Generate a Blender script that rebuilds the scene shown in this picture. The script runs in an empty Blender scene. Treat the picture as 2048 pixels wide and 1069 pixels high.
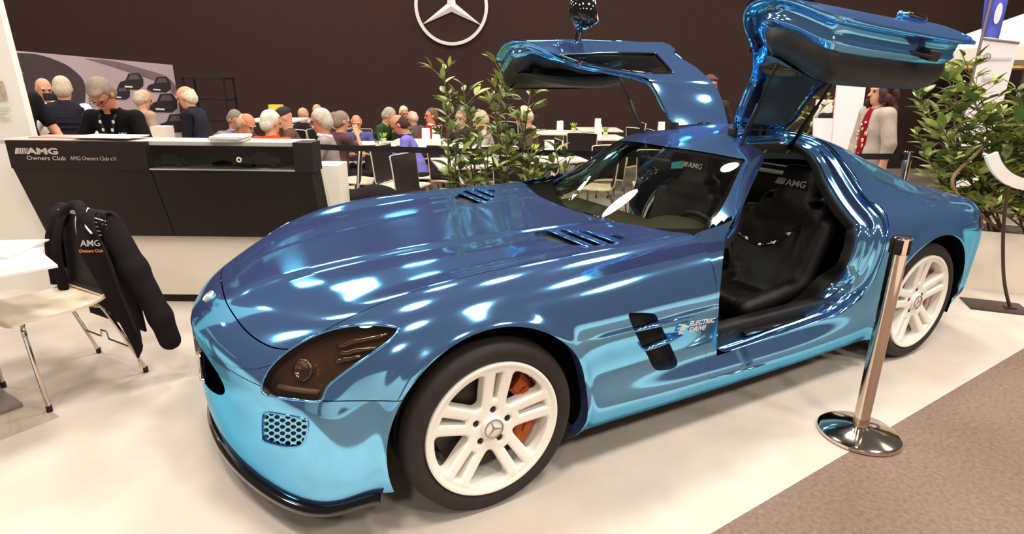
import bpy, bmesh, math, random
import numpy as np
from mathutils import Vector, Matrix
random.seed(7); np.random.seed(7)
SC = bpy.context.scene
COL = SC.collection
PI = math.pi

# ------------------------------------------------------------------ camera
CAM = np.array([-0.8062, -2.5392, 1.514]); YAW, PITCH, ROLL, FPX = 0.5003, 0.3123, 0.0108, 1164.75
_f = np.array([math.sin(YAW)*math.cos(PITCH), math.cos(YAW)*math.cos(PITCH), -math.sin(PITCH)])
_r = np.array([math.cos(YAW), -math.sin(YAW), 0.0]); _u = np.cross(_r, _f)
CR = math.cos(ROLL)*_r + math.sin(ROLL)*_u
CU = -math.sin(ROLL)*_r + math.cos(ROLL)*_u
CF = _f
cd = bpy.data.cameras.new('camera'); cam = bpy.data.objects.new('camera', cd); COL.objects.link(cam)
cd.sensor_fit = 'HORIZONTAL'; cd.sensor_width = 36.0; cd.lens = FPX*36/2048; cd.clip_start = 0.05; cd.clip_end = 200
cam.matrix_world = Matrix(((CR[0], CU[0], -CF[0], CAM[0]), (CR[1], CU[1], -CF[1], CAM[1]), (CR[2], CU[2], -CF[2], CAM[2]), (0, 0, 0, 1)))
SC.camera = cam
# ------------------------------------------------------------------ world, lights, exposure
w = bpy.data.worlds.new('hall'); SC.world = w; w.use_nodes = True
w.node_tree.nodes['Background'].inputs[0].default_value = (1.0, 0.86, 0.80, 1)
w.node_tree.nodes['Background'].inputs[1].default_value = 0.16
vs = SC.view_settings
vs.view_transform = 'Standard'; vs.look = 'None'; vs.gamma = 1.0; vs.use_curve_mapping = False
vs.exposure = -0.3
LIGHTS = [  # x, y, z, diameter, watts: round hall floodlights under the roof, in loose rows, last row added
    (0.3, 9.0, 6.0, 1.5, 300), (-4.1, 8.5, 6.0, 0.9, 150), (5.0, 6.4, 6.0, 0.9, 150), (7.6, 8.2, 6.2, 1.0, 150), (11.5, 10.6, 6.4, 1.2, 150), (-0.6, 15.3, 6.6, 1.2, 150), (-8.5, 12.0, 6.0, 1.2, 150), (3.6, 12.6, 6.4, 1.0, 150),
    (-2.6, 4.6, 6.0, 0.8, 140), (1.2, 4.6, 6.0, 0.8, 150), (4.3, 0.9, 6.0, 0.9, 150), (2.3, 1.6, 6.0, 0.8, 150), (-0.6, 1.2, 6.0, 0.9, 150), (-3.2, 0.8, 6.0, 0.8, 150),
    (1.3, -2.7, 6.0, 0.9, 150), (-1.4, -2.4, 6.0, 0.8, 150), (4.2, -2.6, 6.0, 0.8, 150), (7.4, 1.8, 6.0, 0.8, 150), (7.6, -2.2, 6.0, 0.8, 130), (-5.6, 3.4, 6.0, 0.8, 140),
    (-3.6, -6.0, 6.0, 0.8, 170), (0.2, -6.2, 6.0, 0.8, 170), (3.4, -6.4, 6.0, 0.8, 170), (6.6, -6.0, 6.0, 0.8, 170)]  # added fill row, brightens the unseen walls and carpet past the aisle
for i, (x, y, z, d, pw) in enumerate(LIGHTS):
    ld = bpy.data.lights.new('hall_and_fill_light', 'AREA'); ld.shape = 'DISK'; ld.size = d; ld.energy = pw; ld.color = (1.0, 0.95, 0.89)
    lo = bpy.data.objects.new('hall_and_fill_light', ld); lo.location = (x, y, z); COL.objects.link(lo)

# ------------------------------------------------------------------ pixel helpers (2048 x 1069)
def proj(P):
    q = np.asarray(P, float) - CAM
    d = q@CF
    return np.stack([1024 + FPX*(q@CR)/d, 534.5 - FPX*(q@CU)/d], -1)
def ray(px, py):
    return CR*(px-1024)/FPX - CU*(py-534.5)/FPX + CF
def on(px, py, ax, val):            # pixel ray meets an axis plane
    d = ray(px, py); k = 'xyz'.index(ax); return CAM + d*(val-CAM[k])/d[k]
E1 = np.array([math.cos(YAW), -math.sin(YAW), 0]); E2 = np.array([math.sin(YAW), math.cos(YAW), 0])
def bp(u, v, z=0.0): return CAM*np.array([1, 1, 0]) + u*E1 + v*E2 + np.array([0, 0, z])   # booth axes: u right, v away
def atd(px, py, v):                 # pixel ray meets the plane v metres away
    d = ray(px, py); return CAM + d*v/(d@E2)
def uv_of(P): q = np.asarray(P)-CAM; return float(q@E1), float(q@E2)
BROT = -YAW                          # booth rotation about z

# ------------------------------------------------------------------ materials
def lin(c): 
    return tuple(((v/255)/12.92 if v/255 <= 0.04045 else ((v/255+0.055)/1.055)**2.4) for v in c)
MATS = {}
def mat(name, rgb, rough=0.5, metal=0.0, spec=0.5, coat=0.0, noise=0.06, scale=40.0, bump=0.0, trans=0.0, ior=1.45, emit=0.0, alpha=1.0, bscale=None):
    if name in MATS: return MATS[name]
    m = bpy.data.materials.new(name); m.use_nodes = True; nt = m.node_tree; b = nt.nodes['Principled BSDF']
    c = lin(rgb)
    b.inputs['Roughness'].default_value = rough; b.inputs['Metallic'].default_value = metal
    b.inputs['Specular IOR Level'].default_value = spec; b.inputs['Coat Weight'].default_value = coat; b.inputs['Coat Roughness'].default_value = 0.03
    b.inputs['Transmission Weight'].default_value = trans; b.inputs['IOR'].default_value = ior; b.inputs['Alpha'].default_value = alpha
    if emit: b.inputs['Emission Color'].default_value = (*c, 1); b.inputs['Emission Strength'].default_value = emit
    tc = nt.nodes.new('ShaderNodeTexCoord'); nz = nt.nodes.new('ShaderNodeTexNoise'); nz.inputs['Scale'].default_value = scale; nz.inputs['Detail'].default_value = 4
    nt.links.new(tc.outputs['Object'], nz.inputs['Vector'])
    if noise > 0:
        mx = nt.nodes.new('ShaderNodeMix'); mx.data_type = 'RGBA'
        mx.inputs[6].default_value = (*[v*(1-noise*2.2) for v in c], 1); mx.inputs[7].default_value = (*[min(1, v*(1+noise*2.2)) for v in c], 1)
        nt.links.new(nz.outputs['Fac'], mx.inputs[0]); nt.links.new(mx.outputs[2], b.inputs['Base Color'])
    else: b.inputs['Base Color'].default_value = (*c, 1)
    if bump > 0:
        n2 = nt.nodes.new('ShaderNodeTexNoise'); n2.inputs['Scale'].default_value = bscale or scale*3; n2.inputs['Detail'].default_value = 3
        nt.links.new(tc.outputs['Object'], n2.inputs['Vector'])
        bn = nt.nodes.new('ShaderNodeBump'); bn.inputs['Strength'].default_value = bump; bn.inputs['Distance'].default_value = 0.01
        nt.links.new(n2.outputs['Fac'], bn.inputs['Height']); nt.links.new(bn.outputs[0], b.inputs['Normal'])
    MATS[name] = m; return m

# ------------------------------------------------------------------ objects
def mk(name, V, F, m=None, parent=None, smooth=True, N=None, mats=None, fm=None, autosharp=None):
    me = bpy.data.meshes.new(name)
    V = np.asarray(V, float)
    me.from_pydata([tuple(v) for v in V], [], [tuple(int(i) for i in f) for f in F])
    if mats:
        for q in mats: me.materials.append(q)
        if fm is not None: me.polygons.foreach_set('material_index', np.asarray(fm, np.int32))
    elif m: me.materials.append(m)
    me.polygons.foreach_set('use_smooth', np.full(len(me.polygons), bool(smooth)))
    me.update()
    if autosharp: 
        bm = bmesh.new(); bm.from_mesh(me)
        for e in bm.edges:
            if len(e.link_faces) == 2 and e.calc_face_angle(0) > autosharp: e.smooth = False
        bm.to_mesh(me); bm.free()
    if N is not None: me.normals_split_custom_set_from_vertices([tuple(n) for n in N])
    o = bpy.data.objects.new(name, me); COL.objects.link(o)
    if parent is not None: o.parent = parent
    return o
def empty(name, loc=(0, 0, 0), rz=0.0, parent=None):
    o = bpy.data.objects.new(name, None); COL.objects.link(o); o.empty_display_size = 0.1
    o.location = tuple(loc); o.rotation_euler = (0, 0, rz)
    if parent is not None: o.parent = parent
    return o
def tag(o, label=None, cat=None, group=None, kind=None):
    if label: o['label'] = label
    if cat: o['category'] = cat
    if group: o['group'] = group
    if kind: o['kind'] = kind
    return o
def copy_tree(o, parent=None):
    c = o.copy(); COL.objects.link(c)
    if parent is not None: c.parent = parent
    for ch in list(o.children): copy_tree(ch, c)
    return c

class MB:                            # collects shapes into one mesh
    def __init__(s): s.V = []; s.F = []; s.n = 0
    def add(s, V, F):
        V = np.asarray(V, float); s.V.append(V); s.F += [tuple(i+s.n for i in f) for f in F]; s.n += len(V); return s
    def box(s, c, d, rot=None, bev=0.0):
        c = np.array(c, float); h = np.array(d, float)/2
        if bev <= 0:
            V = np.array([[x, y, z] for x in (-1, 1) for y in (-1, 1) for z in (-1, 1)], float)*h
            F = [(0, 1, 3, 2), (4, 6, 7, 5), (0, 4, 5, 1), (2, 3, 7, 6), (0, 2, 6, 4), (1, 5, 7, 3)]
        else:
            bm = bmesh.new(); bmesh.ops.create_cube(bm, size=2)
            for v in bm.verts: v.co = Vector((v.co.x*h[0], v.co.y*h[1], v.co.z*h[2]))
            bmesh.ops.bevel(bm, geom=list(bm.edges), offset=min(bev, h.min()*0.98), segments=2, profile=0.6, affect='EDGES')
            bm.verts.index_update(); V = np.array([v.co[:] for v in bm.verts]); F = [tuple(v.index for v in f.verts) for f in bm.faces]; bm.free()
        if rot is not None: V = V@np.array(rot).T
        return s.add(V+c, F)
    def tube(s, pts, r, n=10, cap=True, closed=False):
        pts = np.array(pts, float); k = len(pts); r = np.broadcast_to(np.asarray(r, float), (k,))
        V = []; up = None
        for i in range(k):
            a = pts[i-1] if (i > 0 or closed) else pts[i]; b = pts[(i+1) % k] if (i < k-1 or closed) else pts[i]
            t = b-a; t = t/(np.linalg.norm(t)+1e-12)
            if up is None: up = np.array([0, 0, 1.0]) if abs(t[2]) < 0.9 else np.array([1.0, 0, 0])
            x = np.cross(up, t); x /= np.linalg.norm(x)+1e-12; y = np.cross(t, x); up = y
            for j in range(n):
                q = 2*PI*j/n; V.append(pts[i]+r[i]*(math.cos(q)*x+math.sin(q)*y))
        F = []
        for i in range(k if closed else k-1):
            for j in range(n):
                a = i*n+j; b = i*n+(j+1) % n; i2 = (i+1) % k
                F.append((a, b, i2*n+(j+1) % n, i2*n+j))
        if cap and not closed: F.append(tuple(range(n-1, -1, -1))); F.append(tuple((k-1)*n+j for j in range(n)))
        return s.add(V, F)
    def lathe(s, prof, n=32, M=None, c=(0, 0, 0)):     # prof: (r, z) about z
        V = []; F = []; k = len(prof)
        for i, (r, z) in enumerate(prof):
            for j in range(n):
                a = 2*PI*j/n; V.append((r*math.cos(a), r*math.sin(a), z))
        for i in range(k-1):
            for j in range(n): F.append((i*n+j, i*n+(j+1) % n, (i+1)*n+(j+1) % n, (i+1)*n+j))
        V = np.array(V)
        if M is not None: V = V@np.array(M).T
        return s.add(V+np.array(c), F)
    def prism(s, poly, depth, M=None, c=(0, 0, 0)):    # poly in xy, extruded to z = depth
        k = len(poly); V = np.array([(x, y, 0) for x, y in poly]+[(x, y, depth) for x, y in poly], float)
        F = [tuple(range(k-1, -1, -1)), tuple(range(k, 2*k))]+[(i, (i+1) % k, k+(i+1) % k, k+i) for i in range(k)]
        if M is not None: V = V@np.array(M).T
        return s.add(V+np.array(c), F)
    def sphere(s, c, r, nu=12, nv=8):
        r = np.broadcast_to(np.asarray(r, float), (3,)); V = [(0, 0, 1)]
        for i in range(1, nv):
            for j in range(nu):
                a = PI*i/nv; b = 2*PI*j/nu; V.append((math.sin(a)*math.cos(b), math.sin(a)*math.sin(b), math.cos(a)))
        V.append((0, 0, -1)); F = []
        for j in range(nu): F.append((0, 1+j, 1+(j+1) % nu))
        for i in range(nv-2):
            for j in range(nu): a = 1+i*nu+j; b = 1+i*nu+(j+1) % nu; F.append((a, a+nu, b+nu, b))
        l = len(V)-1
        for j in range(nu): F.append((l, l-nu+(j+1) % nu, l-nu+j))
        return s.add(np.array(V)*r+np.array(c), F)
    def xf(s, M, c=(0, 0, 0)):
        s.V = [v@np.array(M).T+np.array(c) for v in s.V]; return s
    def get(s): return np.concatenate(s.V), s.F
    def build(s, name, m, parent=None, smooth=True, sharp=0.6, **k):
        V, F = s.get(); return mk(name, V, F, m, parent, smooth, autosharp=sharp if smooth else None, **k)
def rz(a): c, s_ = math.cos(a), math.sin(a); return np.array([[c, -s_, 0], [s_, c, 0], [0, 0, 1]])
def rx(a): c, s_ = math.cos(a), math.sin(a); return np.array([[1, 0, 0], [0, c, -s_], [0, s_, c]])
def ry(a): c, s_ = math.cos(a), math.sin(a); return np.array([[c, 0, s_], [0, 1, 0], [-s_, 0, c]])

def text_mesh(body, size, depth=0.002, bold=0.0, align='LEFT'):
    cu = bpy.data.curves.new('t', 'FONT'); cu.body = body; cu.size = size; cu.extrude = depth/2; cu.offset = bold; cu.align_x = align; cu.resolution_u = 3
    o = bpy.data.objects.new('t', cu); COL.objects.link(o)
    bpy.context.view_layer.update()
    me = o.evaluated_get(bpy.context.evaluated_depsgraph_get()).to_mesh()
    V = np.array([v.co[:] for v in me.vertices]); F = [tuple(p.vertices) for p in me.polygons]
    o.evaluated_get(bpy.context.evaluated_depsgraph_get()).to_mesh_clear()
    bpy.data.objects.remove(o); bpy.data.curves.remove(cu)
    return V, F
def frame(xd, yd):                   # 3x3 with columns x, y, z = x cross y
    x = np.array(xd, float); x /= np.linalg.norm(x); z = np.cross(x, np.array(yd, float)); z /= np.linalg.norm(z); y = np.cross(z, x)
    return np.stack([x, y, z], 1)

# ------------------------------------------------------------------ clipping a mesh by a scalar field (keeps g < 0)
def clip(V, F, g, attrs=()):
    V = np.asarray(V); g = np.asarray(g, float).copy(); g[np.abs(g) < 1e-7] = 1e-7
    ins = g < 0; keep = []; newV = []; newA = [[] for _ in attrs]; cache = {}; base = len(V); edges = []
    def cut(a, b):
        k = (a, b) if a < b else (b, a)
        if k not in cache:
            i, j = k; t = g[i]/(g[i]-g[j]); cache[k] = base+len(newV); newV.append(V[i]+t*(V[j]-V[i]))
            for q, A in enumerate(attrs): newA[q].append(A[i]+t*(A[j]-A[i]))
        return cache[k]
    for f in F:
        c = [ins[i] for i in f]
        if all(c): keep.append(tuple(f)); continue
        if not any(c): continue
        out = []; cuts = []
        for a, b in zip(f, f[1:]+f[:1]) if isinstance(f, tuple) else zip(list(f), list(f[1:])+[f[0]]):
            if ins[a]: out.append(a)
            if ins[a] != ins[b]: k = cut(a, b); out.append(k); cuts.append(k)
        if len(out) >= 3: keep.append(tuple(out))
        if len(cuts) == 2: edges.append(tuple(cuts))
    V2 = np.concatenate([V, np.array(newV)]) if newV else V
    A2 = [np.concatenate([A, np.array(n)]) if n else A for A, n in zip(attrs, newA)]
    used = np.zeros(len(V2), bool)
    for f in keep: used[list(f)] = True
    idx = np.cumsum(used)-1
    F2 = [tuple(int(idx[i]) for i in f) for f in keep]
    E2_ = [(int(idx[a]), int(idx[b])) for a, b in edges if used[a] and used[b]]
    return V2[used], F2, [A[used] for A in A2], E2_
def chains(edges):                   # edge list -> ordered vertex chains
    nb = {}
    for a, b in edges: nb.setdefault(a, []).append(b); nb.setdefault(b, []).append(a)
    seen = set(); out = []
    starts = [v for v in nb if len(nb[v]) == 1]+list(nb)
    for s0 in starts:
        if s0 in seen: continue
        ch = [s0]; seen.add(s0); cur = s0
        while True:
            nx = [q for q in nb[cur] if q not in seen]
            if not nx: break
            cur = nx[0]; seen.add(cur); ch.append(cur)
        closed = len(ch) > 2 and ch[0] in nb[ch[-1]]
        out.append((ch, closed))
    return sorted(out, key=lambda q: -len(q[0]))
def poly_sdf(P, poly):               # signed distance to a 2D polygon, negative inside
    P = np.asarray(P, float); poly = np.asarray(poly, float); n = len(poly)
    d = np.full(len(P), 1e18); s = np.ones(len(P))
    for i in range(n):
        a = poly[i]; b = poly[i-1]; e = b-a; w_ = P-a
        t = np.clip((w_@e)/(e@e+1e-18), 0, 1); q = w_-t[:, None]*e
        d = np.minimum(d, (q*q).sum(1))
        c1 = P[:, 1] >= a[1]; c2 = P[:, 1] < b[1]; c3 = e[0]*w_[:, 1] > e[1]*w_[:, 0]
        fl = (c1 & c2 & c3) | (~c1 & ~c2 & ~c3); s = np.where(fl, -s, s)
    return s*np.sqrt(d)
def smooth_poly(pts, n=6, closed=True):   # Catmull-Rom through points
    P = np.asarray(pts, float); k = len(P); out = []
    for i in range(k if closed else k-1):
        if closed: a, b, c, d = P[i-1], P[i], P[(i+1) % k], P[(i+2) % k]
        else: a, b, c, d = P[max(i-1, 0)], P[i], P[i+1], P[min(i+2, k-1)]
        for j in range(n):
            t = j/n; out.append(0.5*((2*b)+(-a+c)*t+(2*a-5*b+4*c-d)*t*t+(-a+3*b-3*c+d)*t**3))
    if not closed: out.append(P[-1])
    return np.array(out)

# ------------------------------------------------------------------ smooth solid modelling: distance fields + surface nets
def surfnets(prims, res, k=0.02, sub=()):
    lo = np.min([p_['lo'] for p_ in prims], 0)-2.5*res-k; hi = np.max([p_['hi'] for p_ in prims], 0)+2.5*res+k
    n = np.ceil((hi-lo)/res).astype(int)+1
    ax = [lo[i]+res*np.arange(n[i]) for i in range(3)]
    Fd = np.full(n, 1.0, np.float32)
    def block(p_, mg):
        a = np.maximum(((p_['lo']-mg-lo)/res).astype(int), 0); b = np.minimum(((p_['hi']+mg-lo)/res).astype(int)+2, n)
        G = np.stack(np.meshgrid(ax[0][a[0]:b[0]], ax[1][a[1]:b[1]], ax[2][a[2]:b[2]], indexing='ij'), -1)
        return tuple(slice(a[i], b[i]) for i in range(3)), p_['f'](G).astype(np.float32)
    for p_ in prims:
        kk = p_.get('k', k); sl, d = block(p_, kk+3*res); cur = Fd[sl]
        h = np.maximum(kk-np.abs(cur-d), 0)/kk if kk > 0 else 0
        Fd[sl] = np.minimum(cur, d)-h*h*kk*0.25
    for p_ in sub:
        kk = p_.get('k', k); sl, d = block(p_, kk+3*res); cur = Fd[sl]; d = -d
        h = np.maximum(kk-np.abs(cur-d), 0)/kk
        Fd[sl] = np.maximum(cur, d)+h*h*kk*0.25
    ins = Fd < 0
    c = [ins[i:n[0]-1+i, j:n[1]-1+j, l:n[2]-1+l] for i in (0, 1) for j in (0, 1) for l in (0, 1)]
    s = sum(x.astype(np.int8) for x in c); act = (s > 0) & (s < 8)
    cells = np.argwhere(act); ids = -np.ones(act.shape, np.int64); ids[act] = np.arange(len(cells))
    acc = np.zeros((len(cells), 3)); cnt = np.zeros(len(cells))
    off = [(i, j, l) for i in (0, 1) for j in (0, 1) for l in (0, 1)]
    vals = [Fd[cells[:, 0]+o[0], cells[:, 1]+o[1], cells[:, 2]+o[2]] for o in off]
    for a in range(8):
        for b in range(a+1, 8):
            if sum(abs(off[a][q]-off[b][q]) for q in range(3)) != 1: continue
            va, vb = vals[a], vals[b]; x = (va < 0) != (vb < 0)
            t = np.where(x, va/np.where(x, va-vb, 1), 0)
            pt = np.array(off[a])+t[:, None]*(np.array(off[b])-np.array(off[a]))
            acc += np.where(x[:, None], pt, 0); cnt += x
    V = lo+res*(cells+acc/cnt[:, None]); F = []
    for axis in range(3):
        d1, d2 = (axis+1) % 3, (axis+2) % 3
        A = ins; sl0 = [slice(1, n[q]-1) for q in range(3)]; sl0[axis] = slice(0, n[axis]-1); sl1 = list(sl0); sl1[axis] = slice(1, n[axis])
        a0 = A[tuple(sl0)]; a1 = A[tuple(sl1)]; e = np.argwhere(a0 != a1)
        if not len(e): continue
        base = e.copy(); base[:, d1] += 1; base[:, d2] += 1
        def cid(o1, o2):
            q = base.copy(); q[:, d1] += o1; q[:, d2] += o2; return ids[q[:, 0], q[:, 1], q[:, 2]]
        q = np.stack([cid(-1, -1), cid(0, -1), cid(0, 0), cid(-1, 0)], 1)
        fl = a0[tuple(e.T)]; q = np.where(fl[:, None], q, q[:, ::-1]); F.append(q)
    F = np.concatenate(F); F = F[(F >= 0).all(1)]
    return V, [tuple(f) for f in F.tolist()]
def s_cone(a, b, ra, rb=None, k=None):       # capsule tapering from ra to rb
    a = np.array(a, float); b = np.array(b, float); rb = ra if rb is None else rb; e = b-a; L = e@e+1e-12
    def f(G):
        t = np.clip(((G-a)@e)/L, 0, 1); return np.linalg.norm(G-a-t[..., None]*e, axis=-1)-(ra+(rb-ra)*t)
    r = max(ra, rb); d = dict(lo=np.minimum(a, b)-r, hi=np.maximum(a, b)+r, f=f)
    if k is not None: d['k'] = k
    return d
def s_ell(c, r, R=None, k=None):
    c = np.array(c, float); r = np.array(r, float); R = np.eye(3) if R is None else np.array(R)
    def f(G):
        q = (G-c)@R; k0 = np.linalg.norm(q/r, axis=-1); k1 = np.linalg.norm(q/(r*r), axis=-1); return k0*(k0-1)/np.maximum(k1, 1e-6)
    m = np.abs(R)@r; d = dict(lo=c-m, hi=c+m, f=f)
    if k is not None: d['k'] = k
    return d
def s_box(c, h, R=None, rd=0.02, k=None):    # rounded box, h half sizes
    c = np.array(c, float); h = np.array(h, float); R = np.eye(3) if R is None else np.array(R)
    def f(G):
        q = np.abs((G-c)@R)-(h-rd); return np.linalg.norm(np.maximum(q, 0), axis=-1)+np.minimum(q.max(-1), 0)-rd
    m = np.abs(R)@h; d = dict(lo=c-m, hi=c+m, f=f)
    if k is not None: d['k'] = k
    return d
def paint_mat():
    m = bpy.data.materials.new('blue_chrome_wrap'); m.use_nodes = True; nt = m.node_tree; b = nt.nodes['Principled BSDF']; out = nt.nodes['Material Output']
    b.inputs['Metallic'].default_value = 1.0; b.inputs['Base Color'].default_value = (0.22, 0.63, 0.97, 1); b.inputs['Roughness'].default_value = 0.07
    b.inputs['Specular Tint'].default_value = (0.35, 0.8, 1.0, 1)
    tc = nt.nodes.new('ShaderNodeTexCoord'); nz = nt.nodes.new('ShaderNodeTexNoise'); nz.inputs['Scale'].default_value = 3.0
    nt.links.new(tc.outputs['Object'], nz.inputs['Vector'])
    mr = nt.nodes.new('ShaderNodeMapRange'); mr.inputs[3].default_value = 0.05; mr.inputs[4].default_value = 0.11
    nt.links.new(nz.outputs['Fac'], mr.inputs[0]); nt.links.new(mr.outputs[0], b.inputs['Roughness'])
    d = nt.nodes.new('ShaderNodeBsdfDiffuse'); d.inputs[0].default_value = (0.20, 0.25, 0.66, 1)
    mx = nt.nodes.new('ShaderNodeMixShader'); mx.inputs[0].default_value = 0.12
    nt.links.new(b.outputs[0], mx.inputs[1]); nt.links.new(d.outputs[0], mx.inputs[2]); nt.links.new(mx.outputs[0], out.inputs[0])
    return m
def thin_glass(name, tint, refl=1.0, ior=1.5):
    m = bpy.data.materials.new(name); m.use_nodes = True; nt = m.node_tree; nt.nodes.remove(nt.nodes['Principled BSDF']); out = nt.nodes['Material Output']
    t = nt.nodes.new('ShaderNodeBsdfTransparent'); t.inputs[0].default_value = (*tint, 1)
    g = nt.nodes.new('ShaderNodeBsdfGlossy'); g.inputs['Roughness'].default_value = 0.02; g.inputs[0].default_value = (refl, refl, refl, 1)
    lw = nt.nodes.new('ShaderNodeLayerWeight'); f0 = ((ior-1)/(ior+1))**2
    pw = nt.nodes.new('ShaderNodeMath'); pw.operation = 'POWER'; pw.inputs[1].default_value = 5.0; nt.links.new(lw.outputs['Facing'], pw.inputs[0])
    fr = nt.nodes.new('ShaderNodeMath'); fr.operation = 'MULTIPLY_ADD'; fr.inputs[1].default_value = 1-f0; fr.inputs[2].default_value = f0; nt.links.new(pw.outputs[0], fr.inputs[0]); lw.inputs[0].default_value = 0.5
    mx = nt.nodes.new('ShaderNodeMixShader'); nt.links.new(fr.outputs[0], mx.inputs[0]); nt.links.new(t.outputs[0], mx.inputs[1]); nt.links.new(g.outputs[0], mx.inputs[2]); nt.links.new(mx.outputs[0], out.inputs[0])
    MATS[name] = m; return m
PAINT = paint_mat()
GLASS = thin_glass('windscreen_glass', (0.62, 0.66, 0.52))
LENS = thin_glass('headlight_lens', (0.55, 0.5, 0.45), ior=1.6)
M_GBLK = mat('gloss_black', (16, 13, 12), 0.08, coat=1.0, noise=0.0)
M_MATT = mat('matt_black', (13, 11, 10), 0.95, spec=0.08, noise=0.1)
M_BLK = mat('black_trim', (20, 17, 16), 0.55, noise=0.1)
M_LEATHER = mat('black_leather', (24, 20, 19), 0.5, noise=0.12, bump=0.15, scale=60)
M_RUB = mat('tyre_rubber', (42, 32, 28), 0.7, noise=0.15, bump=0.1)
M_WHITE = mat('white_lacquer', (246, 240, 228), 0.28, coat=0.4, noise=0.01)
M_CHROME = mat('chrome', (225, 215, 205), 0.07, 1.0, noise=0.0)
M_COPPER = mat('copper_caliper', (168, 84, 36), 0.3, 0.6, noise=0.1)
M_DISC = mat('brake_disc', (70, 62, 60), 0.4, 0.5, noise=0.15)
M_SILV = mat('silver_lettering', (235, 230, 225), 0.25, 0.6, noise=0.0)

def star_mesh(r, depth, ring=.10, M=np.eye(3), c=(0, 0, 0), arms=True):
    mb = MB(); mb.lathe([(r*(1-ring), 0), (r, 0), (r, depth), (r*(1-ring), depth), (r*(1-ring), 0)], 48, M, c)
    if arms:
        P = []
        for i in range(6):
            a = PI/2+i*PI/3; q = r*.97 if i % 2 == 0 else r*.135; P.append((q*math.cos(a), q*math.sin(a)))
        k = 6; V = np.array([(x, y, depth*.3) for x, y in P]+[(0, 0, depth)]+[(x, y, 0) for x, y in P]); V = V@np.array(M).T+np.array(c)
        mb.add(V, [(i, (i+1) % 6, 6) for i in range(6)]+[(7+i, 7+(i+1) % 6, (i+1) % 6, i) for i in range(6)]+[tuple(range(12, 6, -1))])
    return mb
# ================================================================== THE HALL
def B2(M3=np.eye(3)): return rz(BROT)@np.array(M3)
M_FLOOR = mat('grey_hall_floor', (150, 136, 126), 0.6, spec=0.3, noise=0.04, scale=3)
M_CARP = mat('light_carpet', (212, 197, 181), 0.95, spec=0.1, noise=0.07, scale=4, bump=0.3, bscale=700)
M_DCARP = mat('grey_carpet', (138, 115, 100), 0.95, spec=0.1, noise=0.22, scale=55, bump=0.35, bscale=600)
M_WALL = mat('black_fabric_wall', (62, 44, 39), 0.9, spec=0.15, noise=0.05, scale=6)
mb = MB(); mb.box((2, 3, -.06), (40, 40, .1)); tag(mb.build('floor', M_FLOOR, smooth=False), kind='structure')
def slab(name, pts, z0, z1, m):
    k = len(pts); V = [(x, y, z0) for x, y in pts]+[(x, y, z1) for x, y in pts]
    return tag(mk(name, V, [tuple(range(k, 2*k)), tuple(range(k-1, -1, -1))]+[(i, (i+1) % k, k+(i+1) % k, k+i) for i in range(k)], m, smooth=False), kind='structure')
L0 = np.array([0.609, -1.421]); LD = np.array([2.835, .208]); LD /= np.linalg.norm(LD)
slab('floor_carpet', [tuple(L0-LD*7), tuple(L0+LD*7.2), tuple(bp(6.2, 6.2)[:2]), tuple(bp(1.5, 5.0)[:2]), tuple(bp(-7, 4.8)[:2])], -.008, 0.0, M_CARP)
slab('floor_carpet', [tuple(L0-LD*7+np.array([0, -2.3])), tuple(L0+LD*9+np.array([0, -2.3])), tuple(L0+LD*9), tuple(L0-LD*7)], -.008, 0.0005, M_DCARP)
def bbox(name, u0, u1, v0, v1, z0, z1, m, parent=None, bev=0.0, local=None):
    mb = MB(); mb.box((0, 0, 0), (u1-u0, v1-v0, z1-z0), B2(), bev); V, F = mb.get(); c = bp((u0+u1)/2, (v0+v1)/2, (z0+z1)/2)
    if parent is not None: c = c-np.array(parent.location)
    return mk(name, V+c, F, m, parent, smooth=bev > 0, autosharp=.6 if bev > 0 else None)
tag(bbox('wall_back', -14, 14, 11.0, 11.15, 0, 4.3, M_WALL), kind='structure')
# emblem on the back wall
sc = atd(903, 13, 10.98); st = star_mesh(.635, .06, .085, frame(E1, (0, 0, 1)), sc)
tag(mk('wall_emblem', *st.get(), mat('white_metal_sign', (236, 228, 222), .3, .2, noise=0), smooth=False), 'large white three-pointed star in a ring on dark back wall', 'emblem')

# ---------------------------------------------------------------- counter
M_CBLK = mat('counter_black', (40, 28, 24), 0.6, spec=0.3, noise=0.05, scale=20)
M_CWHT = mat('counter_white', (236, 222, 202), 0.5, noise=0.02, scale=4)
ct = empty('reception_counter', bp(-2.2, 4.1), BROT); tag(ct, 'long black reception counter with slanted front and white base', 'counter')
CT0 = np.array([-2.2, 4.1, 0])
def cbox(name, u0, u1, v0, v1, z0, z1, m, bev=0.0, parent=ct, org=CT0):
    mb = MB(); mb.box(np.array([(u0+u1)/2, (v0+v1)/2, (z0+z1)/2])-org, (u1-u0, v1-v0, z1-z0), None, bev); return mb.build(name, m, parent, smooth=bev > 0)
def cprism(name, u0, u1, prof, m, parent=ct, org=CT0):
    k = len(prof); V = [(u0, v, z) for v, z in prof]+[(u1, v, z) for v, z in prof]
    return mk(name, np.array(V)-org, [tuple(range(k)), tuple(range(2*k-1, k-1, -1))]+[(i, k+i, k+(i+1) % k, (i+1) % k) for i in range(k)], m, parent, smooth=False)
SEAM = -2.255
for a, b in ((-3.11, SEAM-.003), (SEAM+.003, -1.30)):
    cprism('slanted_panel', a, b, [(3.625, .955), (3.765, .49), (3.80, .49), (3.66, .955)], M_CBLK)
cbox('fascia', -3.11, SEAM-.003, 3.615, 3.66, .955, 1.125, M_CBLK)
cbox('end_cheek', -1.352, -1.235, 3.615, 3.78, .95, 1.13, M_CBLK)
cprism('end_panel', -1.30, -1.255, [(3.62, .96), (3.765, .49), (3.95, .49), (3.80, .96)], M_CBLK)
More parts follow.
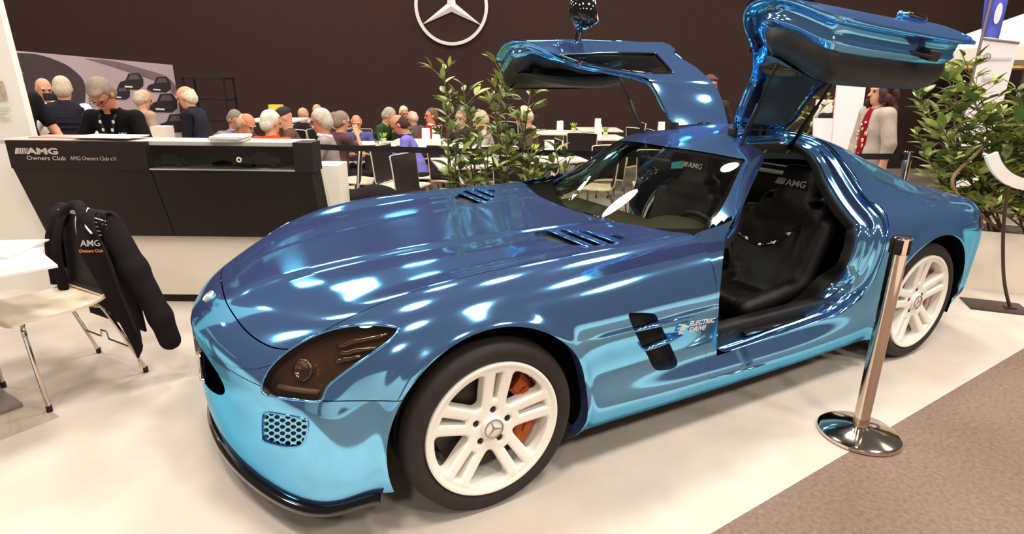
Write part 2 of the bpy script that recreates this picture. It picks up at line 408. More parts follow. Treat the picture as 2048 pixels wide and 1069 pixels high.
cbox('plinth', -3.15, -1.34, 3.80, 4.0, .06, .50, M_CWHT)
cbox('kick_board', -3.15, -1.34, 3.82, 3.99, 0.0, .06, M_CBLK)
cbox('worktop', -3.2, -1.30, 3.66, 3.90, 1.10, 1.125, mat('grey_worktop', (196, 182, 170), .4, noise=.03))
cbox('back_body', -3.1, -1.33, 3.86, 3.9, .50, 1.10, M_CBLK)
# built-in glass case
CASEG = thin_glass('case_glass', (.72, .76, .72), ior=1.5)
cbox('case_floor', SEAM+.003, -1.352, 3.64, 3.86, .945, .962, mat('case_floor_grey', (120, 108, 100), .4, noise=.05))
cbox('case_back', SEAM+.003, -1.352, 3.85, 3.86, .962, 1.10, mat('case_back_dark', (30, 24, 22), .5, noise=.05))
cbox('case_glass', SEAM+.01, -1.355, 3.618, 3.624, .962, 1.108, CASEG)
cbox('case_rim', SEAM+.003, -1.352, 3.612, 3.63, .955, .963, mat('case_rim_metal', (210, 200, 190), .3, .6, noise=0))
mb = MB(); c_ = atd(478, 320, 3.617); mb.lathe([(.008, 0), (.017, 0), (.017, .002), (.008, .002), (.008, 0)], 24, frame(E1, (0, 0, 1)), c_); V, F = mb.get()
o_ = mk('round_sticker', (V-bp(-2.2, 4.1))@rz(BROT), F, mat('cream_sticker', (225, 215, 180), .5, noise=0), ct)
def model_car(px, v, s, label, col):
    P0 = atd(px, 330, v); P0[2] = .9625; o = empty('model_car', P0, BROT)
    prof = [(-.5, .08), (-.5, .2), (-.42, .25), (-.2, .27), (-.08, .38), (.14, .38), (.3, .27), (.48, .25), (.5, .1)]
    mb = MB(); mb.prism([(x*s, z*s) for x, z in prof], .4*s, frame((1, 0, 0), (0, 0, 1)), (0, .2*s, 0)); mb.build('body', mat('model_paint_'+str(col), col, .12, coat=1, noise=0), o)
    for x in (-.3, .31):
        for y in (-.2, .2):
            w_ = MB(); w_.lathe([(0, -.03*s), (.09*s, -.03*s), (.09*s, .03*s), (0, .03*s)], 16, frame((1, 0, 0), (0, 0, 1)), (x*s, y*s, .09*s)); w_.build('wheel', M_RUB, o)
    tag(o, label, 'model car')
model_car(345, 3.74, .22, 'small dark model car at left end of the glass case', (28, 22, 22)); model_car(528, 3.75, .26, 'dark model car added at right where the glass case shows reflections', (46, 30, 26))  # right-hand car is added where the case glass only reflects
# lettering on the counter
def counter_text(body, px, py, size, m, v=3.612, bold=0., wx=1.0, name='counter_lettering', parent=None):
    V, F = text_mesh(body, size, .002, bold); V[:, 0] *= wx; P = atd(px, py, v)
    V = V@frame(E1, (0, 0, 1)).T+P; return mk(name, (V-bp(-2.2, 4.1))@rz(BROT), F, m, ct, smooth=False)
M_LET = mat('pale_lettering', (205, 190, 180), .4, .2, noise=0)
lt = counter_text('AMG', 55, 308, .050, M_LET, bold=.0022, wx=1.75, name='counter_logo')
for i in range(6):
    mb = MB(); wd = (.022, .010, .008, .006, .005, .004)[i]; x0 = (.0, .026, .040, .052, .062, .071)[i]; P = atd(30, 308, 3.612)
    mb.prism([(x0, 0), (x0+wd, 0), (x0+wd+.014, .036), (x0+.014, .036)], .002, frame(E1, (0, 0, 1)), P); V, F = mb.get(); mk('logo_stripe', (V-bp(-2.2, 4.1))@rz(BROT), F, M_LET, ct, smooth=False)
counter_text('Owners Club', 54, 320, .036, M_LET, wx=1.22, name='counter_logo'); counter_text('AMG Owners Club e.V.', 141, 320.5, .034, mat('grey_lettering', (175, 158, 148), .5, noise=0), wx=.88)
# papers on the counter
M_PAPER = mat('white_paper', (240, 230, 218), .7, noise=.02, scale=10); M_PINK = mat('pinkish_print', (222, 150, 140), .6, noise=.12, scale=12)
def sheets(name, px0, px1, v0, v1, z, n, m, rot, label, cat='papers', t=.004):
    a = atd(px0, 275, (v0+v1)/2); b = atd(px1, 275, (v0+v1)/2); w_ = abs((b-a)@E1); c = (a+b)/2; o = empty(name, (c[0], c[1], z), BROT+rot)
    for i in range(n):
        mb = MB(); mb.box((random.uniform(-.01, .01), random.uniform(-.01, .01), t*(i+.5)), (w_, v1-v0, t*.8), rz(random.uniform(-.05, .05)), bev=.001); mb.build('sheet', m if i else M_PAPER, o, smooth=False)
    tag(o, label, cat)
sheets('magazine_pile', 82, 215, 3.72, 3.90, 1.125, 3, M_PINK, .06, 'magazines with pinkish covers fanned out on the counter top')
sheets('paper_pile', 165, 282, 3.67, 3.86, 1.139, 2, M_PAPER, -.03, 'white sheets lying before the man at the counter'); sheets('leaflet_stack', 432, 492, 3.63, 3.84, 1.1255, 6, M_PAPER, .10, 'thick stack of white leaflets on the glass case end', t=.006)
sheets('paper_pile', 583, 600, 3.7, 3.78, 1.1255, 2, M_PAPER, .0, 'small white card block at the right end of the counter')
# white box column beside the counter, with a cable
wb = bbox('pedestal_box', -1.475, -1.275, 4.27, 4.5, 0, .90, M_CWHT, bev=.004); tag(wb, 'plain white pedestal standing at the right end of the counter', 'pedestal')
P_ = [atd(x, y, 4.25) for x, y in ((626, 330), (636, 345), (645, 372), (651, 400), (655, 440))]; P_[0] = P_[0]+E2*.03+np.array([0, 0, .01])
P_.append(np.array([P_[-1][0], P_[-1][1], .01]))
mb = MB(); mb.tube(smooth_poly(P_, 6, False), .005, 6); tag(mb.build('power_cable', mat('brown_cable', (70, 45, 25), .5, noise=.05)), 'thin brown cable hanging down the white pedestal', 'cable')
# white display board at the far left
lb = empty('display_board', bp(-3.95, 4.02), BROT); tag(lb, 'tall white display board with small picture and text behind the counter', 'board')
mb = MB(); V = np.array([(-.9, 0, 0), (.69, 0, 0), (.686, 0, 1.125), (.652, 0, 2.7), (-.9, 0, 2.7)]); V2 = V+np.array([0, .05, 0])
mk('panel', np.concatenate([V, V2]), [(0, 1, 2, 3, 4), (9, 8, 7, 6, 5)]+[(i, 5+i, 5+(i+1) % 5, (i+1) % 5) for i in range(5)], mat('board_white', (238, 234, 222), .35, noise=.01), lb, smooth=False)
def onb(px, py): q = atd(px, py, 4.01)-bp(-3.95, 4.02); return q@rz(BROT)
a, b = onb(-40, 162), onb(14, 200); mb = MB(); mb.box((a+b)/2, (abs(b[0]-a[0]), .004, abs(a[2]-b[2]))); mb.build('picture_print', mat('faded_picture', (190, 165, 145), .5, noise=.3, scale=25), lb, smooth=False)
for i, y in enumerate((216, 223, 230, 237)):
    a, b = onb(-40, y), onb(22-(i % 3)*6, y); mb = MB(); mb.box((a+b)/2, (abs(b[0]-a[0]), .003, .006)); mb.build('text_line', mat('faint_print', (200, 190, 178), .6, noise=0), lb, smooth=False)

# ---------------------------------------------------------------- poster wall with road picture
pa = atd(-60, 93, 6.9); pb = atd(345, 130, 8.6); ztop = (pa[2]+pb[2])/2
po = empty('poster_wall', (0, 0, 0)); po.location = tuple((pa+pb)/2*np.array([1, 1, 0])); tag(po, 'large printed poster of cars on a curving road behind the man', 'poster')
PC = np.array(po.location); pdx = (pb-pa)*np.array([1, 1, 0]); plen = np.linalg.norm(pdx); pdx /= plen; pnn = np.array([pdx[1], -pdx[0], 0])
if pnn@(CAM-PC) < 0: pnn = -pnn
def pp(px, py, off=.0):
    d = ray(px, py); t = ((PC-CAM)@pnn)/(d@pnn); return CAM+d*t+pnn*off-PC
def plate(name, pts, m, parent, off, thick=.004):
    A = np.array([pp(x, y, off) for x, y in pts]); B_ = A-pnn*thick; k = len(A); return mk(name, np.concatenate([A, B_]), [tuple(range(k)), tuple(range(2*k-1, k-1, -1))]+[(i, k+i, k+(i+1) % k, (i+1) % k) for i in range(k)], m, parent, smooth=False)
bt = [pp(-60, 93), pp(345, 130)]; bot = [np.array([q[0], q[1], .02]) for q in bt]
A = np.array([bt[0], bt[1], bot[1], bot[0]]); mk('panel', np.concatenate([A, A-pnn*.06]), [(0, 1, 2, 3), (7, 6, 5, 4), (0, 4, 5, 1), (1, 5, 6, 2), (2, 6, 7, 3), (3, 7, 4, 0)], mat('poster_road', (172, 150, 152), .6, noise=.05, scale=3), po, smooth=False)
plate('road_dark_print', list(smooth_poly([(-40, 108), (60, 107), (120, 124), (150, 143), (168, 165), (170, 200), (160, 262)], 5, False))+[(-40, 262)], mat('poster_dark', (58, 42, 46), .6, noise=.1, scale=4), po, .006)  # dark area printed in the road picture
plate('road_verge', list(smooth_poly([(170, 117), (215, 130), (270, 148), (320, 166), (350, 190)], 5, False))+list(smooth_poly([(352, 172), (330, 152), (280, 136), (235, 124), (200, 119)], 5, False)), mat('poster_verge', (112, 92, 94), .6, noise=.15, scale=6), po, .006)
for cx, cy, s in ((262, 168, 1.0), (318, 174, .95), (326, 212, 1.15), (240, 190, .8), (345, 252, 1.1)):
    car_p = [(-24, 4), (-20, -4), (-10, -8), (-5, -22), (14, -23), (22, -10), (22, 4), (14, 12), (-14, 11)]
    pc = plate('printed_car', [(cx+x*s*1.1, cy+y*s*.95) for x, y in car_p], mat('poster_car', (34, 26, 28), .5, noise=.1), po, .009)
    plate('printed_windscreen', [(cx+x*s*1.1, cy+y*s*.95) for x, y in ((-6, -9), (-2, -19), (11, -20), (16, -10))], mat('poster_car_glass', (84, 70, 74), .5, noise=.05), po, .012)
    plate('printed_plate', [(cx+x*s*1.1, cy+y*s*.95) for x, y in ((-12, 4), (2, 5), (2, 8), (-12, 7))], mat('poster_white', (220, 210, 205), .5, noise=0), po, .012)
# low white cube in front of the poster
wc = atd(325, 262, 5.6); tag(bbox('white_cube', *(lambda u: (u-.07, u+.07))(uv_of(wc)[0]), 5.53, 5.67, 0, 1.06, M_CWHT), 'white plinth just right of the man at the counter', 'plinth')
# dark rack by the back wall
q = atd(425, 215, 8.6); u_, v_ = uv_of(q); rk = empty('dark_rack', bp(u_, 8.6), BROT); tag(rk, 'black open shelf rack standing against the dark wall', 'rack')
for s in (-.28, .28):
    for t in (-.15, .15): mb = MB(); mb.box((s, t, .75), (.018, .018, 1.5)); mb.build('post', M_BLK, rk, smooth=False)
for z in (.3, .6, .9, 1.2, 1.48): mb = MB(); mb.box((0, 0, z), (.6, .34, .025)); mb.build('shelf', M_BLK, rk, smooth=False)

slab('floor_carpet', [tuple(L0-LD*7+np.array([0, -9])), tuple(L0+LD*9+np.array([0, -9])), tuple(L0+LD*9+np.array([0, -2.3])), tuple(L0-LD*7+np.array([0, -2.3]))], -.008, 0.0, M_CARP)  # unseen light carpet past the aisle, added to brighten reflections in the flank
# unseen pale walls and gaps, added for striped reflections in the car
M_PALE = mat('pale_reflected_wall', (226, 212, 198), .7, noise=.02)
for u0, u1, h in ((-9.0, -5.4, 2.9), (-4.4, -1.0, 2.9), (-.2, 2.2, 2.5), (3.2, 6.8, 2.9), (7.6, 11.0, 2.9)): tag(bbox('wall_front_added', u0, u1, -6.4, -6.3, 0, h, M_PALE), kind='structure')
# ================================================================== FOREGROUND LEFT: table, chair, jacket (chair placed after its prototype)
# ================================================================== THE CAR
car = empty('sports_car', (1.34, 0, 0))
tag(car, 'blue chrome-wrapped gullwing sports car with both doors raised and white wheels', 'car')
CARLOC = np.array([1.34, 0, 0])
def cpart(name, V, F, m, parent=None, **k):      # a car part in car coordinates
    if len(F) == 0: return None
    o = mk(name, np.asarray(V)-(CARLOC if parent is None else 0)-(CARLOC if parent is not None else 0), F, m, parent or car, **k); return o

# control net: x back from the front axle, w outward, z up
R0 = [(-.900,0,.585),(-.862,0,.628),(-.77,0,.688),(-.60,0,.742),(-.38,0,.782),(-.13,0,.81),(.15,0,.83),(.45,0,.845),(.75,0,.852),(.93,0,.85),(1.1,0,.838)]
R1 = [(-.903,0,.575),(-.855,.16,.622),(-.755,.22,.686),(-.59,.25,.742),(-.38,.27,.785),(-.13,.28,.813),(.15,.29,.834),(.45,.30,.849),(.75,.31,.857),(.95,.31,.855),(1.12,.31,.845)]
R2 = [(-.906,0,.565),(-.84,.30,.612),(-.725,.37,.682),(-.565,.42,.744),(-.36,.45,.792),(-.13,.46,.822),(.15,.47,.845),(.45,.48,.862),(.75,.49,.871),(.99,.50,.869),(1.17,.50,.858)]
R3 = [(-.909,0,.552),(-.80,.44,.595),(-.665,.54,.672),(-.52,.59,.738),(-.34,.61,.785),(-.12,.625,.815),(.15,.635,.836),(.45,.64,.852),(.77,.645,.863),(1.04,.645,.866),(1.25,.64,.862)]
R4 = [(-.912,0,.535),(-.755,.56,.572),(-.605,.665,.655),(-.46,.715,.738),(-.30,.735,.797),(-.1,.75,.838),(.15,.757,.86),(.45,.76,.87),(.8,.76,.875),(1.05,.757,.878),
      (1.35,.79,.88),(1.6,.82,.885),(1.85,.83,.895),(2.1,.83,.91),(2.35,.835,.915),(2.6,.85,.905),(2.83,.86,.888),(3.06,.865,.865),(3.26,.85,.84),(3.4,.80,.82),(3.53,.70,.80),(3.685,0,.75)]
R5 = [(-.916,0,.51),(-.715,.655,.535),(-.545,.775,.625),(-.40,.83,.71),(-.26,.855,.765),(-.08,.87,.80),(.15,.875,.815),(.45,.868,.818),(.8,.86,.82),(1.05,.86,.822),
      (1.35,.89,.825),(1.6,.905,.828),(1.85,.91,.832),(2.1,.915,.84),(2.35,.925,.845),(2.6,.935,.84),(2.83,.94,.825),(3.05,.93,.80),(3.25,.905,.77),(3.4,.85,.745),(3.53,.745,.73),(3.695,0,.68)]
R6 = [(-.92,0,.46),(-.69,.72,.485),(-.5,.85,.57),(-.38,.90,.645),(-.24,.925,.69),(-.08,.94,.715),(.15,.945,.72),(.45,.94,.715),(.8,.925,.71),(1.05,.92,.71),
      (1.35,.93,.71),(1.6,.935,.715),(1.85,.938,.725),(2.1,.945,.74),(2.35,.96,.75),(2.6,.972,.75),(2.83,.97,.735),(3.05,.957,.71),(3.25,.925,.68),(3.4,.87,.66),(3.54,.76,.65),(3.705,0,.60)]
R7 = [(-.92,0,.38),(-.685,.74,.41),(-.49,.885,.475),(-.385,.93,.54),(-.25,.95,.58),(-.08,.962,.59),(.15,.965,.59),(.45,.962,.585),(.8,.945,.575),(1.05,.94,.57),
      (1.35,.94,.57),(1.6,.94,.57),(1.85,.942,.575),(2.1,.95,.585),(2.35,.962,.60),(2.6,.972,.61),(2.83,.97,.60),(3.05,.957,.58),(3.25,.925,.56),(3.4,.87,.54),(3.54,.76,.53),(3.70,0,.50)]
R8 = [(-.915,0,.28),(-.69,.74,.30),(-.495,.89,.345),(-.395,.938,.40),(-.26,.957,.43),(-.08,.966,.44),(.15,.955,.44),(.45,.928,.425),(.8,.912,.41),(1.05,.908,.405),
      (1.35,.908,.40),(1.6,.908,.40),(1.85,.912,.41),(2.1,.925,.42),(2.35,.957,.43),(2.6,.967,.44),(2.83,.965,.43),(3.05,.95,.41),(3.25,.915,.39),(3.4,.86,.38),(3.54,.75,.37),(3.69,0,.36)]
R9 = [(-.905,0,.19),(-.69,.735,.20),(-.5,.89,.215),(-.405,.938,.275),(-.27,.955,.27),(-.08,.962,.28),(.15,.962,.28),(.45,.957,.278),(.8,.955,.272),(1.05,.955,.27),
      (1.35,.955,.268),(1.6,.955,.268),(1.85,.955,.27),(2.1,.953,.275),(2.35,.953,.28),(2.6,.953,.28),(2.83,.95,.28),(3.05,.93,.27),(3.25,.90,.26),(3.4,.85,.26),(3.54,.74,.26),(3.67,0,.26)]
R10 = [(-.89,0,.135),(-.68,.72,.14),(-.5,.87,.175),(-.41,.925,.205),(-.27,.93,.20),(-.08,.925,.18),(.15,.92,.18),(.45,.91,.18),(.8,.91,.175),(1.05,.91,.172),
      (1.35,.91,.17),(1.6,.91,.17),(1.85,.91,.172),(2.1,.91,.178),(2.35,.91,.18),(2.6,.91,.18),(2.83,.91,.18),(3.05,.89,.18),(3.25,.86,.18),(3.4,.81,.19),(3.54,.70,.20),(3.63,0,.20)]
G0 = [(0.3,0,0.36),(0.66,0,0.58),(1,0,0.8),(1.32,0,1.005),(1.6,0,1.165),(1.83,0,1.235),(2.1,0,1.26),(2.35,0,1.247),(2.62,0,1.17),(2.88,0,1.07),(3.12,0,0.975),(3.35,0,0.905),(3.53,0,0.875),(3.64,0,0.858),(3.66,0,0.845)]
G1 = [(0.4,0.33,0.38),(0.74,0.33,0.59),(1.06,0.33,0.8),(1.35,0.33,1),(1.605,0.31,1.16),(1.83,0.3,1.225),(2.1,0.3,1.246),(2.35,0.3,1.23),(2.62,0.31,1.152),(2.88,0.33,1.055),(3.12,0.36,0.96),(3.34,0.38,0.895),(3.52,0.37,0.868),(3.63,0.33,0.852),(3.665,0,0.83)]
G2 = [(0.85,0.84,0.66),(1.05,0.77,0.765),(1.25,0.7,0.868),(1.44,0.62,0.985),(1.64,0.52,1.14),(1.84,0.49,1.19),(2.1,0.48,1.203),(2.35,0.49,1.185),(2.6,0.51,1.1),(2.85,0.54,1.01),(3.1,0.585,0.925),(3.32,0.61,0.875),(3.48,0.58,0.852),(3.6,0.5,0.838),(3.67,0,0.81)]
G3 = [(0.8,0.8,0.86),(1.05,0.775,0.872),(1.3,0.745,0.888),(1.5,0.675,0.975),(1.69,0.58,1.11),(1.86,0.565,1.14),(2.1,0.58,1.135),(2.35,0.61,1.095),(2.6,0.65,1.005),(2.83,0.69,0.94),(3.07,0.73,0.89),(3.28,0.75,0.862),(3.43,0.72,0.845),(3.56,0.62,0.832),(3.675,0,0.78)]
def tailfix(r): return [((2.9+(x-2.9)*.88) if x > 2.9 else x, w_, z) for x, w_, z in r]
R4, R5, R6, R7, R8, R9, R10, G0, G1, G2, G3 = [tailfix(r) for r in (R4, R5, R6, R7, R8, R9, R10, G0, G1, G2, G3)]
SIDE = [R4, R5, R6, R7, R8, R9, R10]
def sstep(x, a, b): t = np.clip((x-a)/(b-a), 0, 1); return t*t*(3-2*t)
def detail(P):                       # rolled arch lips, raised centre of the hood, side crease
    P = P.copy(); x, w_, z = P[:, 0].copy(), P[:, 1].copy(), P[:, 2].copy()
    for cx, cz, r in ((0, .334, .392), (2.68, .342, .397)):
        d = np.hypot(x-cx, z-cz)-r; P[:, 1] += 0.016*np.exp(-(np.maximum(d, 0)/.035)**2)*(w_ > .6)
    wc = np.interp(x, [-.8, -.5, 0, .5, 1.0], [.17, .215, .275, .315, .34]); onh = sstep(x, -.82, -.55)*(1-sstep(x, .8, 1.05))*(z > .6)
    P[:, 2] += .011*onh*(1-sstep(w_-wc, -.03, .03))
    cr = np.interp(x, [.3, .45, .75, 1.1], [0, 1, 1, .6])*(x < 1.12); P[:, 1] += .007*cr*sstep(z, .40, .60)*(1-sstep(z, .60, .612))*(w_ > .7)
    return P
class Net:
    def __init__(s, P, front_mirror, end_mirror, u0):
        s.u0 = u0; s.P = np.array(P, float); s.fm = front_mirror; s.em = end_mirror
        Cn = s.P.copy()
        for _ in range(2): 
            g = s.pad(Cn); b = (g[:-2]+4*g[1:-1]+g[2:])/6; b = (b[:, :-2]+4*b[:, 1:-1]+b[:, 2:])/6; Cn = Cn+0.9*(s.P-b)
        s.C = s.pad(Cn)
    def pad(s, C):
        mir = np.array([1, -1, 1.])
        top = C[1:2]*mir; bot = 2*C[-1:]-C[-2:-1]
        C = np.concatenate([top, C, bot], 0)
        a = C[:, 1:2]*mir if s.fm else 2*C[:, :1]-C[:, 1:2]
        b = C[:, -2:-1]*mir if s.em else 2*C[:, -1:]-C[:, -2:-1]
        return np.concatenate([a, C, b], 1)
    def ev(s, u, v, d=(0, 0)):       # arrays of station u and row v
        u = np.asarray(u, float)-s.u0; v = np.asarray(v, float); nr, nc = s.P.shape[:2]
        iu = np.clip(np.floor(u).astype(int), 0, nc-2); iv = np.clip(np.floor(v).astype(int), 0, nr-2); tu = u-iu; tv = v-iv
        def B(t, d): 
            if d == 0: return np.stack([(1-t)**3, 3*t**3-6*t**2+4, -3*t**3+3*t**2+3*t+1, t**3], -1)/6
            return np.stack([-3*(1-t)**2, 9*t**2-12*t, -9*t**2+6*t+3, 3*t**2], -1)/6
        Bu, Bv = B(tu, d[0]), B(tv, d[1]); out = 0
        for a in range(4):
            for b in range(4): out = out+(Bv[..., a]*Bu[..., b])[..., None]*s.C[iv+a, iu+b]
        return out
    def grid(s, ua, ub, va, vb, nu, nv):
        U, W = np.meshgrid(np.linspace(ua, ub, nu), np.linspace(va, vb, nv)); U = U.ravel(); W = W.ravel()
        P = detail(s.ev(U, W)); G_ = P.reshape(nv, nu, 3)
        e1, e2 = np.gradient(G_, axis=1), np.gradient(G_, axis=0); n = np.cross(e1, e2).reshape(-1, 3)
        l = np.linalg.norm(n, axis=1); bad = l < 1e-10; n = n/np.maximum(l, 1e-14)[:, None]
        ax = np.stack([np.clip(P[:, 0], -.45, 3.2), 0*P[:, 0], np.full(len(P), .45)], 1)
        n *= np.where((n*(P-ax)).sum(1) < 0, -1, 1)[:, None]
        if bad.any(): n[bad] = ((P-ax)/np.linalg.norm(P-ax, axis=1)[:, None])[bad]
        cen = P[:, 1] < 1e-6; n[cen, 1] = 0; n[np.linalg.norm(n, axis=1) < 1e-6] = (1, 0, 0); n /= np.linalg.norm(n, axis=1)[:, None]
        F = []
        I = np.arange(nu*nv).reshape(nv, nu); q = np.stack([I[:-1, :-1], I[:-1, 1:], I[1:, 1:], I[1:, :-1]], -1).reshape(-1, 4)
        fn = np.cross(P[q[:, 2]]-P[q[:, 0]], P[q[:, 3]]-P[q[:, 1]]); fl = (fn*n[q[:, 0]]).sum(1) < 0
        q = np.where(fl[:, None], q[:, ::-1], q)
        return dict(P=P, N=n, U=U, W=W, F=[tuple(f) for f in q.tolist()], E=[])
NET1 = Net([R0, R1, R2, R3]+[r[:11] for r in SIDE], True, False, 0)
NET2 = Net([G0, G1, G2, G3]+[r[7:] for r in SIDE], False, True, 7)
def sclip(S, fn):                    # clip a sheet by fn(P, U, W)
    P, F, (N, U, W), E = clip(S['P'], S['F'], fn(S['P'], S['U'], S['W']), (S['N'], S['U'], S['W']))
    if len(N): N = N/np.linalg.norm(N, axis=1)[:, None]
    return dict(P=P, N=N, U=U, W=W, F=F, E=E)
def sided(S, sg):                    # to world side: sg -1 is the near (left) side
    k = np.array([1, sg, 1.]); F = S['F'] if sg > 0 else [f[::-1] for f in S['F']]
    return S['P']*k, F, S['N']*k
def join(parts):
    V = []; F = []; N = []; n = 0
    for v, f, m in parts: V.append(v); N.append(m); F += [tuple(i+n for i in q) for q in f]; n += len(v)
    return np.concatenate(V), F, np.concatenate(N)
def panel(name, S, m=None, parent=None, sides=(-1, 1), merge=False, off=0.0):
    m = m or PAINT; out = []
    ps = []
    for sg in sides:
        V, F, N = sided(S, sg); ps.append((V+off*N, F, N))
    if merge:
        V, F, N = join(ps); key = {}; mp = np.arange(len(V))
        for i in np.where(np.abs(V[:, 1]) < 1e-5)[0]: mp[i] = key.setdefault(tuple(np.round(V[i], 5)), i)
        F = [tuple(int(mp[i]) for i in f) for f in F]; us = np.zeros(len(V), bool)
        for f in F: us[list(f)] = True
        ix = np.cumsum(us)-1; V, N = V[us], N[us]; F = [tuple(int(ix[i]) for i in f) for f in F]; return [cpart(name, V, F, m, parent, N=N)]
    return [cpart(name, V, F, m, parent, N=N) for V, F, N in ps]
near = lambda P: proj(P*np.array([1, -1, 1.]))      # where the near-side twin of a point shows in the picture
ARCH = lambda P, U, W: np.where(P[:, 1] > 0.5, np.maximum(0.392-np.hypot(P[:, 0], P[:, 2]-.334), 0.397-np.hypot(P[:, 0]-2.68, P[:, 2]-.342)), -1.0)
def flare(S): return S
_hx = smooth_poly([(-.05, -.772), (0, -.772), (.2, -.766), (.42, -.732), (.57, -.678), (.66, -.610), (.715, -.52), (.75, -.40), (.8, -.2)], 14, False)
HOODX = lambda w: np.interp(w, _hx[:, 0], _hx[:, 1])
gh = lambda P, U, W: np.maximum(HOODX(P[:, 1])-P[:, 0], (W-3.95)*.14)
gb = lambda P, U, W: np.minimum(np.maximum((W-4.02)*.14, P[:, 0]+.55), np.maximum(P[:, 2]-.545, P[:, 0]+.2))
HL = smooth_poly([(526,786),(531,752),(560,716),(610,682),(668,659),(735,650),(790,655),(796,663),(775,686),(730,718),(690,745),(655,775),(640,803),(600,801),(560,796)], 5)
VENT = smooth_poly([(1257,632),(1268,626),(1308,628),(1316,640),(1330,668),(1345,700),(1355,727),(1345,738),(1318,742),(1306,735),(1295,712),(1278,682)], 4)
CG = smooth_poly([(523,836),(530,826),(560,829),(606,838),(616,846),(612,875),(600,892),(570,894),(530,884),(523,872)], 4)
ghl = lambda P, U, W: poly_sdf(near(P), HL)*.0016
gve = lambda P, U, W: poly_sdf(near(P), VENT)*.0016
gcg = lambda P, U, W: poly_sdf(near(P), CG)*.0016
S1 = flare(NET1.grid(0, 9.0, 0, 10, 181, 141))
g_ = 0.0022
hood = sclip(S1, lambda P, U, W: gh(P, U, W)+g_)
rest = sclip(sclip(S1, lambda P, U, W: -gh(P, U, W)+g_), ARCH)
rest = sclip(rest, lambda P, U, W: -ghl(P, U, W)+.002)
bump_ = sclip(rest, lambda P, U, W: gb(P, U, W)+g_*.7)
fend = sclip(rest, lambda P, U, W: -gb(P, U, W)+g_*.7)
fend = sclip(fend, lambda P, U, W: -gve(P, U, W))
GRILLE = lambda P: np.where(P[:, 0] < -.5, (np.hypot(P[:, 1]/.45, (P[:, 2]-.455)/.092)**3-1)*.05, 1.0)
bump_ = sclip(sclip(bump_, lambda P, U, W: -GRILLE(P)), lambda P, U, W: -gcg(P, U, W))
# louvre openings in the hood
LOUV = smooth_poly([(1068,468),(1100,461),(1160,460),(1215,468),(1250,476),(1225,488),(1170,492),(1110,484)], 4)
glv = lambda P, U, W: np.where(P[:, 0] > .3, poly_sdf(near(P), LOUV)*.0016, 1.0)
hoodp = sclip(hood, lambda P, U, W: -glv(P, U, W))
panel('hood', hoodp, merge=True)
bo = panel('front_bumper', bump_, merge=True)[0]
panel('front_fender', fend)
def lip(S, depth, name, m, parent=None, sides=(-1, 1), along=None, minlen=6, close=True):   # returned edge round an opening
    for sg in sides:
        V, F, N = sided(S, sg); mb = MB()
        for ch, cl in chains(S['E']):
            if len(ch) < minlen: continue
            A = V[ch]; D = -N[ch] if along is None else np.array(along)*np.array([1, sg, 1.]); B_ = A+D*depth; k = len(ch)
            mb.add(np.concatenate([A, B_]), [(i, i+1, k+i+1, k+i) for i in range(k-1)]+([(k-1, 0, k, 2*k-1)] if cl else []))
        if mb.n: v, f = mb.get(); cpart(name, v, f, m, parent)
for S_, c_ in ((sclip(S1, ARCH), 0),): lip(S_, 0.05, 'wheel_arch_lip', PAINT, along=(0, -1, 0))

# headlights: dark housing, lamp tubes, clear lens
HS = sclip(NET1.grid(0.8, 4.5, 3.4, 7.2, 110, 110), lambda P, U, W: ghl(P, U, W))
hl = panel('headlight', HS, mat('smoked_housing', (150, 112, 86), 0.2, 0.6, coat=0.6, noise=0.25, scale=14), off=-0.035)
for o, sg in zip(hl, (-1, 1)):
    panel('lens', HS, LENS, o, sides=(sg,), off=0.001)
    V, F, N = sided(HS, sg)
    for ch, cl in chains(HS['E'])[:1]:
        mb = MB(); mb.tube(V[ch]+N[ch]*.001, .0045, 6, closed=cl); v, f = mb.get(); cpart('chrome_rim', v, f, PAINT, o)
        k = len(ch); cpart('housing_edge', np.concatenate([V[ch], V[ch]-N[ch]*.04]), [(i, (i+1) % k, k+(i+1) % k, k+i) for i in range(k)], M_GBLK, o)
    def onl(px, py, dep=0.02):
        i = np.argmin(((near(HS['P'])-np.array([px, py]))**2).sum(1)); return HS['P'][i]*np.array([1, sg, 1])-HS['N'][i]*np.array([1, sg, 1])*dep
    for j, ((ax_, ay_), (bx_, by_)) in enumerate((((668, 690), (772, 664)), ((672, 705), (748, 694)), ((664, 722), (716, 712)))):
        mb = MB(); mb.tube([onl(ax_+(bx_-ax_)*t, ay_+(by_-ay_)*t) for t in np.linspace(0, 1, 8)], .008, 8); v, f = mb.get()
        cpart('light_bar', v, f, mat('lamp_chrome', (190, 170, 150), .15, .9, noise=0), o)
    mb = MB(); mb.tube([onl(x, y, .018) for x, y in ((548, 776), (575, 780), (605, 784), (632, 786))], .010, 8); v, f = mb.get(); cpart('indicator_strip', v, f, mat('pale_reflector', (150, 125, 110), .3, noise=.1), o)
    mb = MB(); c = onl(600, 735, .03); nn = np.array([-.55, .5*sg, .3]); nn /= np.linalg.norm(nn)
    mb.lathe([(.001, .0), (.03, .002), (.036, .01), (.038, .018), (.033, .02)], 20, frame(np.cross(nn, [0, 0, 1]), np.cross(nn, np.cross(nn, [0, 0, 1]))), c); v, f = mb.get(); cpart('projector_lamp', v, f, mat('lamp_chrome', (190, 170, 150)), o)
